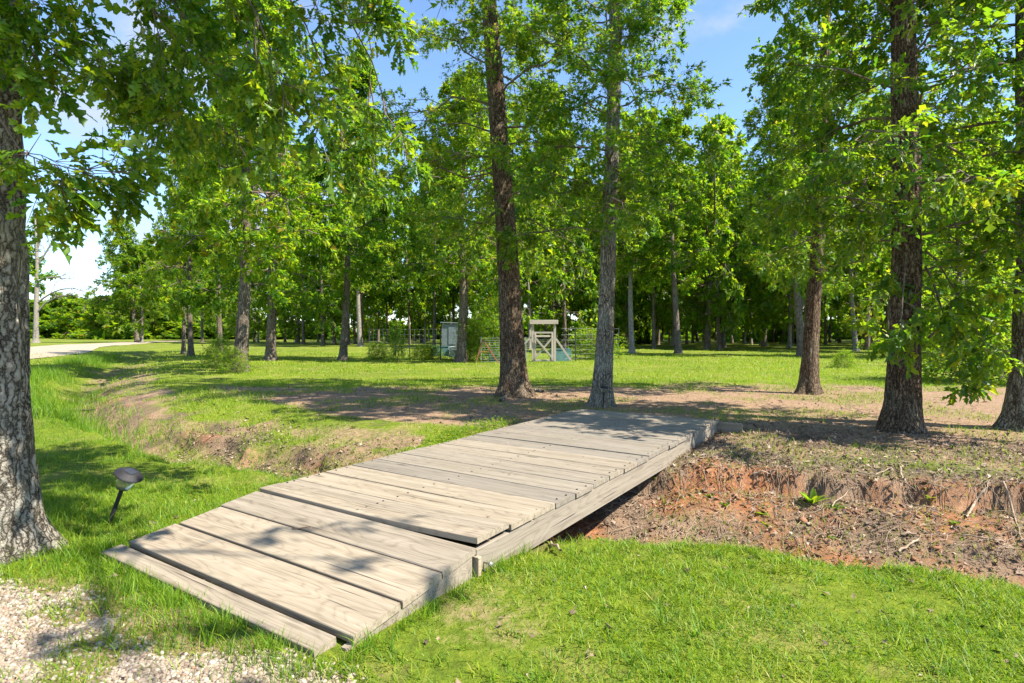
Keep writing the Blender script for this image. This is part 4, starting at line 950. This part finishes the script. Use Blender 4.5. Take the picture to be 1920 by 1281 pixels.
def lawn_tufts():
    X_, Y_, L_, C_ = [], [], [], []
    for k in range(260):
        cx_, cy_ = rg.uniform(-0.9, 4.2), rg.uniform(1.8, 4.1); n_ = rg.integers(6, 22); a = rg.normal(0, rg.uniform(0.012, 0.035), (n_, 2))
        X_.append(cx_ + a[:, 0]); Y_.append(cy_ + a[:, 1]); L_.append(rg.uniform(0.04, 0.115) * rg.uniform(0.5, 1.2, n_)); C_.append(np.clip(rg.uniform(0.1, 0.9) + rg.normal(0, 0.08, n_), 0, 1) if rg.random() > 0.12 else rg.uniform(0.92, 1, n_))
    x, y, L, C = (np.concatenate(q) for q in (X_, Y_, L_, C_)); k = (d_lawn(x, y) > 0.02); x, y, L, C = x[k], y[k], L[k], C[k]
    blades('lawn_tufts', 'uneven coarse tufts and dry blades standing out of the lawn', x, y, L, rg.uniform(0.004, 0.009, len(x)), rg, 3, 0.8, C)
lawn_tufts()
def d_left(x, y):
    t, qx = ditch(x, y); s, w = bridge_sw(x, y)
    return off_bridge(x, y) * (w < -0.25) * sm(-0.05, -0.55, t) * (0.15 + 0.85 * clump(x, y, 1.9, 8, 0.30, 0.52)) * (1 - 0.90 * gravel_mask(x, y)) * (0.6 + 0.4 * sm(3.2, 4.2, y))
x, y = scatter(140000, -8.0, -0.2, 2.0, 11.5, d_left, rg); nn = len(x)
blades('bank_grass', 'long green grass on the near bank left of the footbridge', x, y, rg.gamma(5, 0.0125, nn) * (0.6 + 0.8 * clump(x, y, 2.5, 5)), rg.uniform(0.003, 0.007, nn), rg, 3, 0.6, rg.beta(2, 3.2, nn) * 0.9)
x, y = scatter(95000, -4.2, -0.3, 2.0, 5.6, lambda x, y: d_left(x, y) * 0.8, rg); nn = len(x)
blades('verge_grass', 'short mixed grass between the gravel, the left oak and the ramp', x, y, rg.gamma(4, 0.0115, nn), rg.uniform(0.003, 0.0065, nn), rg, 2, 0.8, np.clip(rg.beta(1.8, 2.2, nn), 0, 1))
# fringe of taller tufts along the bridge sides, ditch lip and ramp foot
def fringe():
    X_, Y_, L_ = [], [], []
    def tuft(cx_, cy_, n_, L, r):
        a = rg.normal(0, r, (n_, 2)); X_.append(cx_ + a[:, 0]); Y_.append(cy_ + a[:, 1]); L_.append(L * rg.uniform(0.55, 1.2, n_))
    for k in range(70):
        s = rg.uniform(-1.2, 0.5); q = P0 + U * s + W * (0.04 + abs(rg.normal(0, 0.035))); tuft(q[0], q[1], rg.integers(5, 16), rg.uniform(0.06, 0.13), 0.02)
    for k in range(110):
        s = rg.uniform(-1.3, 1.6); q = P0 + U * s - W * (BW + 0.05 + abs(rg.normal(0, 0.06))); tuft(q[0], q[1], rg.integers(8, 22), rg.uniform(0.09, 0.19), 0.03)
    for k in range(240):
        w = rg.uniform(-BW - 0.3, 0.0); q = P0 + W * w - U * (1.14 + abs(rg.normal(0, 0.12))); tuft(q[0], q[1], rg.integers(8, 24), rg.uniform(0.04, 0.12), 0.035)
    for k in range(90):
        i = rg.uniform(0.1, 4.3); qx = i; t_ = np.interp(i, [0, 1.6, 3.1, 4.5], [4.5, 4.05, 3.62, 3.05]); tuft(qx, t_ + rg.normal(0, 0.07), rg.integers(5, 14), rg.uniform(0.06, 0.11), 0.03)
    x, y, L = np.concatenate(X_), np.concatenate(Y_), np.concatenate(L_); s_b, w_b = bridge_sw(x, y); k = ~((s_b > -1.12) & (w_b > -BW - 0.03) & (w_b < 0.01)); x, y, L = x[k], y[k], L[k]
    blades('grass_fringe', 'taller grass tufts along the edges of the footbridge and ramp', x, y, L, rg.uniform(0.003, 0.0065, len(x)), rg, 3, 0.55, rg.beta(2.2, 2.4, len(x)) * 0.9)
fringe()
def d_far(x, y):
    t, qx = ditch(x, y); m = masks(x, y)
    bare = np.clip(m['dirt'] * 2.0 + (m['clay'] + m['litter']) * 1.3, 0, 1)
    gx_ = clump(x, y, 0.9, 14, 0.40, 0.60)
    lush = sm(0.8, 1.2, t) * sm(2.9, 2.0, t) * sm(0.6, -0.6, x) * sm(-8.5, -6, x) * clump_(x, y); gx_ = np.maximum(gx_, lush); bare = bare * (1 - lush)
    return off_bridge(x, y) * (t > -0.2) * np.clip(1.1 * gx_ + 0.03 + 0.25 * sm(-1, -3, x) * sm(3, 1.5, t) * gx_ - 0.75 * bare * (1 - 0.45 * gx_) * (1 - 0.5 * sm(-1, -3, x)), 0.010, 1) * sm(0.2, 0.8, np.abs(t) + 0.5 * (gx_ - 0.3)) 
x, y = scatter(190000, -13, 11.5, 4.8, 17, d_far, rg); nn = len(x)
blades('far_bank_grass', 'patchy grass on the far bank and bare soil beyond the ditch', x, y, rg.gamma(5, 0.013, nn) * (1 + 0.35 * sm(-3, -7, x)), rg.uniform(0.004, 0.009, nn) * (1 + 0.05 * (y - 5)), rg, 2, 0.65, rg.beta(2.2, 2.2, nn) * 0.9)
print('far', nn)
x, y = scatter(380000, -40, 42, 15, 48, lambda x, y: sm(50, 15, y) * (0.25 + 0.75 * clump(x, y, 0.35, 2, 0.35, 0.6)) * (np.abs(ditch(x, y)[0]) > 0.3), rg); nn = len(x)
blades('field_grass', 'mown field grass beyond the bare soil', x, y, rg.gamma(5, 0.012, nn) * (1 + 0.02 * (y - 15)), rg.uniform(0.012, 0.03, nn) * (1 + 0.03 * (y - 15)), rg, 1, 0.7, np.clip(rg.beta(2.2, 2.0, nn) * 0.8 + 0.08, 0, 1))
# rank growth in the far part of the ditch
def d_rank(x, y):
    t, qx = ditch(x, y); return sm(1.9, 0.9, np.abs(t + 1.0)) * (qx < -6.0) * clump(x, y, 0.8, 4, 0.30, 0.50)
x, y = scatter(240000, -26, -5, 9, 34, d_rank, rg); nn = len(x)
blades('ditch_grass', 'rank bright grass filling the ditch at left', x, y, rg.gamma(5, 0.045, nn) * (0.5 + fbm(x * 0.7, y * 0.7, o=2)), rg.uniform(0.006, 0.014, nn), rg, 2, 0.5, rg.beta(2, 3.2, nn) * 0.8)
print('field', nn)

# ------------------------------------------------------------------ gravel, litter, sticks, weeds
ICO = bmesh.new(); bmesh.ops.create_icosphere(ICO, subdivisions=1, radius=1.0)
IV = np.array([v.co[:] for v in ICO.verts]); IF = np.array([[v.index for v in f.verts] for f in ICO.faces]); ICO.free()
def stones(name, label, x, y, r, rng, m, sink=0.25, squash=0.6, cat='gravel'):
    n_ = len(x); z = H(x, y)
    j = 1 + rng.normal(0, 0.16, (n_, len(IV), 1)); sc = np.stack([rng.uniform(0.75, 1.35, n_), rng.uniform(0.7, 1.1, n_), rng.uniform(0.45, 0.9, n_) * squash / 0.6], 1)
    V = IV[None] * j * sc[:, None] * r[:, None, None]
    a = rng.uniform(0, 6.28, n_); c_, s2 = np.cos(a)[:, None], np.sin(a)[:, None]; b_ = rng.normal(0, 0.3, n_)[:, None]
    V = np.stack([V[..., 0], V[..., 1] * np.cos(b_) - V[..., 2] * np.sin(b_), V[..., 1] * np.sin(b_) + V[..., 2] * np.cos(b_)], -1)
    V = np.stack([V[..., 0] * c_ - V[..., 1] * s2, V[..., 0] * s2 + V[..., 1] * c_, V[..., 2]], -1)
    V += np.stack([x, y, z + r * (0.35 - sink)], 1)[:, None]
    F = (IF[None] + (np.arange(n_) * len(IV))[:, None, None]).reshape(-1, 3)
    return tag(obj(name, new_mesh(name, V.reshape(-1, 3), F, m, {'rnd': np.repeat(rng.beta(2.4, 1.9, n_), len(IV))})), label, cat, kind='stuff')
x, y = scatter(38000, -3.6, -0.3, 1.9, 3.9, lambda x, y: gravel_mask(x, y) ** 0.7, rg)
stones('gravel', 'pale tan gravel in the left foreground', x, y, np.minimum(rg.gamma(2.6, 0.0024, len(x)) + 0.004, 0.015), rg, M_pebble)
def litter_obj(name, label, x, y, S, rng, curl=0.35, parent=None, col=None):
    n_ = len(x); z = H(x, y) + rng.uniform(0.002, 0.02, n_)
    d = rng.normal(size=(n_, 3)); d[:, 2] *= 0.35; N = rng.normal(0, curl, (n_, 3)); N[:, 2] += 1
    return tag(obj(name, leaves_mesh(name, np.stack([x, y, z], 1), d, N, S, 'small', col if col is not None else rng.beta(2, 2.2, n_), M_litter)), label, 'leaf litter', kind='stuff')
x, y = scatter(66000, -5.5, 6.8, 3.6, 9.8, lambda x, y: np.clip(masks(x, y)['litter'] * 1.4 + 0.04, 0, 1) * (ditch(x, y)[0] > -0.5), rg)
litter_obj('leaf_litter', 'brown dead leaves and bark chips on the eroded ditch bank', x, y, rg.gamma(3.5, 0.011, len(x)) + 0.010, rg, 0.6)
x, y = scatter(16000, -9, 11, 6, 16, lambda x, y: 0.5 * clump(x, y, 0.8, 33, 0.4, 0.6) * (ditch(x, y)[0] > 1.2), rg)
litter_obj('fallen_leaves', 'scattered brown leaves on the bare soil under the oaks', x, y, rg.gamma(5, 0.010, len(x)) + 0.012, rg)
x, y = scatter(900, -3.2, 4.2, 1.9, 6.5, lambda x, y: 0.5 * off_bridge(x, y), rg)
litter_obj('lawn_litter', 'few dry leaves lying in the near grass', x, y, rg.gamma(5, 0.008, len(x)) + 0.01, rg)
w_ = rg.uniform(-BW, -0.1, 260); q_ = P0[None] + W[None] * w_[:, None] - U[None] * (0.990 + rg.normal(0, 0.006, 260))[:, None]
litter_obj('gap_debris', 'brown bark crumbs filling the gap at the foot of the ramp', q_[:, 0], q_[:, 1], rg.gamma(3, 0.006, 260) + 0.008, rg, 0.6)
n_ = 46; w_ = rg.uniform(-BW + 0.05, -0.05, n_); s2_ = rg.uniform(0.4, BL - 0.1, n_); q_ = P0[None] + W[None] * w_[:, None] + U[None] * s2_[:, None]
d_ = rg.normal(size=(n_, 3)); d_[:, 2] *= 0.15; N_ = rg.normal(0, 0.2, (n_, 3)); N_[:, 2] += 1
tag(obj('deck_debris', leaves_mesh('deck_debris', np.column_stack([q_, np.full(n_, DECK_Z + 0.008)]), d_, N_, rg.gamma(4, 0.006, n_) + 0.010, 'small', rg.uniform(0.2, 1, n_), M_litter)), 'bits of dry leaf lying on the deck boards', 'leaf litter', kind='stuff')
# root hairs and fine twigs on the bank
def twigs(name, label, n_, x0, x1, y0, y1, dens, lr, rr, rng, m=M_root):
    x, y = scatter(n_, x0, x1, y0, y1, dens, rng); k = len(x); a = rng.uniform(0, 6.28, k); L = rng.uniform(*lr, k)
    tt = np.linspace(-0.5, 0.5, 5)[None]; wx = np.cumsum(rng.normal(0, 0.10, (k, 5)), 1) * L[:, None]
    px_ = x[:, None] + np.cos(a)[:, None] * L[:, None] * tt - np.sin(a)[:, None] * wx; py_ = y[:, None] + np.sin(a)[:, None] * L[:, None] * tt + np.cos(a)[:, None] * wx
    pz = H(px_.ravel(), py_.ravel()).reshape(k, 5) + rng.uniform(0.004, 0.02, (k, 1)) + np.abs(rng.normal(0, 0.012, (k, 5)))
    V, F = tubes(np.stack([px_, py_, pz], -1), rng.uniform(*rr, k)[:, None] * np.array([[1, 0.95, 0.85, 0.7, 0.5]]), 4)
    return tag(obj(name, new_mesh(name, V, F, m)), label, 'twigs', kind='stuff')
bankd = lambda x, y: sm(-0.2, 0.3, ditch(x, y)[0]) * sm(2.6, 1.4, ditch(x, y)[0]) * (x > -0.5)
twigs('fine_roots', 'fine roots and twigs tangled over the red clay bank', 3400, -0.4, 6.5, 3.6, 8, bankd, (0.08, 0.40), (0.0012, 0.0035), rg)
twigs('fallen_twigs', 'thin fallen twigs on the soil beyond the ditch', 700, -8, 10, 6, 15, lambda x, y: 0.6 * (ditch(x, y)[0] > 1.6), (0.1, 0.5), (0.0015, 0.004), rg, M_twig)
x, y = scatter(2000, -0.3, 6.6, 3.8, 8, lambda x, y: bankd(x, y) * clump(x, y, 2.0, 61, 0.35, 0.6), rg)
M_clod = plain('clay_clod', (0.22, 0.105, 0.055), 0.95, 0, 0.45, 8.0)
stones('clay_clods', 'crumbled lumps of red clay on the eroded bank', x, y, rg.gamma(2.2, 0.0055, len(x)) + 0.006, rg, M_clod, 0.25, 0.42, 'clay')
def hanging_roots(n_):
    qx = rg.uniform(0.3, 6.0, n_); P_ = []
    for q in qx:
        yy = np.arange(4.5, 8.0, 0.03); hh = H(np.full(len(yy), q), yy); k = int(np.argmax(np.diff(hh))); y0 = yy[k + 1]
        z0 = hh[min(k + 2, len(hh) - 1)]; L = rg.uniform(0.08, 0.30); dx = rg.normal(0, 0.06); t_ = np.linspace(0, 1, 6)
        p = np.stack([q + dx * t_ + np.cumsum(rg.normal(0, 0.008, 6)), y0 + 0.06 - 0.10 * np.sqrt(t_) - 0.06 * t_, z0 + 0.015 - L * t_ ** 1.3], 1)
        p[:, 2] = np.maximum(p[:, 2], H(p[:, 0], p[:, 1]) + 0.004); P_.append(p)
    P_ = np.array(P_); V, F = tubes(P_, rg.uniform(0.0012, 0.004, n_)[:, None] * np.linspace(1, 0.5, 6)[None], 4)
    tag(obj('hanging_roots', new_mesh('hanging_roots', V, F, M_root)), 'thin roots hanging over the eroded lip of the red bank', 'roots', kind='stuff')
hanging_roots(170)
def stick(label, pxs, r, name='stick', m=M_root, lift=0.015, cat='stick', group=None):
    q = [hit(*p) for p in pxs]; q = np.array(q); q[:, 2] += lift + r * 0.5
    q = curve(q, 9); q[1:-1, :2] += rg.normal(0, 0.006, (7, 2)); q[:, 2] += np.abs(rg.normal(0, 0.008, 9))
    base = q[0].copy(); V, F = tubes((q - base)[None], (r * np.linspace(1, 0.55, 9) * rg.uniform(0.85, 1.15, 9))[None], 7)
    o = tag(obj(name, new_mesh(name, V, F, m, smooth=True), None, tuple(base)), label, cat, group); return o
stick('pale curved root poking from under the near end of the footbridge', [(1028, 1012), (1036, 1030), (1052, 1042)], 0.014, 'root', M_root, 0.02, 'root')
stick('long grey stick lying along the bank at far right', [(1880, 915), (1900, 965), (1912, 1010)], 0.012)
stick('thick short root curving down the red bank at right', [(1848, 932), (1830, 958), (1812, 978)], 0.016, 'root', M_root, 0.02, 'root')
stick('pale stick lying level near the bottom of the bank at right', [(1805, 1010), (1840, 1015), (1885, 1024)], 0.008)
stick('stubby pale broken stick at the foot of the red bank', [(1690, 1012), (1702, 1008), (1718, 1008)], 0.016)
stick('forked driftwood stick just above the lawn edge', [(1685, 1040), (1705, 1030), (1722, 1017)], 0.012)
stick('pale stick on the upper bank right of the footbridge', [(1412, 899), (1428, 898), (1447, 897)], 0.013)
stick('thin dark stick leaning down the bank left of the green plant', [(1487, 880), (1490, 900), (1496, 925)], 0.007, m=M_twig)
stick('thin pale root arching over the eroded lip of the bank', [(1610, 893), (1645, 898), (1672, 885)], 0.007, 'root', M_root, 0.03, 'root')
stick('hanging root over the eroded lip beside the arching root', [(1688, 882), (1692, 900), (1700, 922)], 0.010, 'root', M_root, 0.02, 'root')
stick('slim twig lying across the red clay near the green plant', [(1560, 955), (1590, 938), (1608, 928)], 0.006)
stick('dark fallen branch in the shaded hollow of the ditch at left', [(118, 772), (150, 774), (185, 771)], 0.03, 'fallen_branch', M_twig, 0.03, 'branch')
stick('pale exposed root at the foot of the tall brown oak', [(955, 735), (948, 746), (938, 754)], 0.05, 'root', M_bark_pale, 0.0, 'root')
stick('short pale log beside the tall brown oak', [(998, 734), (1008, 735), (1018, 737)], 0.05, 'log', M_bark_pale, 0.0, 'log')
# small twig and leaves on the deck
q = [np.array(p3(-0.35, -1.33, DECK_Z - 0.055)), np.array(p3(-0.33, -1.27, DECK_Z - 0.05)), np.array(p3(-0.28, -1.22, DECK_Z - 0.042))]
V, F = tubes(np.array(q)[None], np.array([[0.005, 0.006, 0.004]]), 5)
tag(obj('twig', new_mesh('twig', V, F, M_litter, {'rnd': np.full(len(V), 0.4)})), 'small brown twig lying on the middle ramp plank', 'twig')
# rosette plant on the bank, and seedlings
def rosette(label, px, py, n_, L, wd, name='plant', erect=0.9, seed=1):
    rng = np.random.default_rng(seed); b_ = hit(px, py); root = thing(name, label, 'plant', tuple(b_))
    for k in range(n_):
        a = k * 2.4 + rng.normal(0, 0.3); l_ = L * rng.uniform(0.7, 1.15); e = erect * rng.uniform(0.6, 1.2)
        V = []
        for i in range(6):
            f = i / 5; h_ = l_ * (f * math.sin(e) - 0.35 * f * f * (1.4 - e)); r_ = l_ * f * math.cos(e); ww = wd * math.sin(math.pi * min(0.97, f * 0.9 + 0.08)) ** 0.8
            c_ = np.array([math.cos(a) * r_, math.sin(a) * r_, h_]); s2 = np.array([-math.sin(a), math.cos(a), 0])
            V += [c_ - s2 * ww / 2 + [0, 0, ww * 0.25], c_, c_ + s2 * ww / 2 + [0, 0, ww * 0.25]]
        F = []
        for i in range(5):
            for j in (0, 1): F.append((3 * i + j, 3 * i + j + 1, 3 * i + j + 4, 3 * i + j + 3))
        obj('leaf', new_mesh('leaf', np.array(V), np.array(F), M_leaf, {'rnd': np.full(len(V), rng.uniform(0.3, 0.85))}, True), root)
rosette('broad leaved green plant growing below the eroded lip of the bank', 1522, 948, 13, 0.20, 0.045, seed=3)
rosette('small sprawling weed with pointed leaves right of the broad leaved plant', 1570, 955, 5, 0.12, 0.035, erect=0.4, seed=4)
for k, (px, py, lab) in enumerate([(1332, 930, 'pair of pale green seedling leaves in dark litter below the footbridge'), (1360, 950, 'seedling low in the dark litter right of the footbridge'), (1438, 985, 'seedling on the red clay above the lawn edge'), (1430, 965, 'small green sprig in the middle of the litter bank'),
        (1792, 985, 'lone bright seedling on the red bank at right'), (1745, 935, 'yellow green seedling below the lip at right'), (1560, 1010, 'low weed near the foot of the clay bank')]):
    rosette(lab, px, py, 5, 0.075, 0.035, 'seedling', 0.5, 20 + k)
for k, (px, py, lab) in enumerate([(205, 985, 'leafy weed at the foot of the leaning path light'), (1215, 905, 'grassy weed under the far part of the footbridge')]):
    rosette(lab, px, py, 8, 0.11, 0.03, 'weed', 0.8, 40 + k)
# leafy ground cover beside the far left side of the deck
rg = np.random.default_rng(90)
def d_cover(x, y):
    s, w = bridge_sw(x, y); return sm(0.6, 0.1, np.abs(w + BW + 0.55)) * sm(1.6, 2.2, s) * sm(5.6, 4.6, s) * clump(x, y, 1.8, 6, 0.36, 0.5)
x, y = scatter(60000, -3.5, 1.5, 5.0, 10, d_cover, rg); nn = len(x)
P_ = np.stack([x, y, H(x, y) + rg.uniform(0.01, 0.11, nn)], 1); D_ = rg.normal(size=(nn, 3)); D_[:, 2] *= 0.3; N_ = rg.normal(0, 0.4, (nn, 3)); N_[:, 2] += 1
tag(obj('ground_cover', leaves_mesh('ground_cover', P_, D_, N_, rg.uniform(0.025, 0.06, nn), 'small', rg.beta(2, 2.5, nn), M_leaf)), 'leafy green weeds along the far left edge of the footbridge', 'weeds', kind='stuff')
nt_ = 0
for m_ in bpy.data.meshes:
    nt_ += len(m_.loops) - 2 * len(m_.polygons)
print('TRIANGLES', nt_)
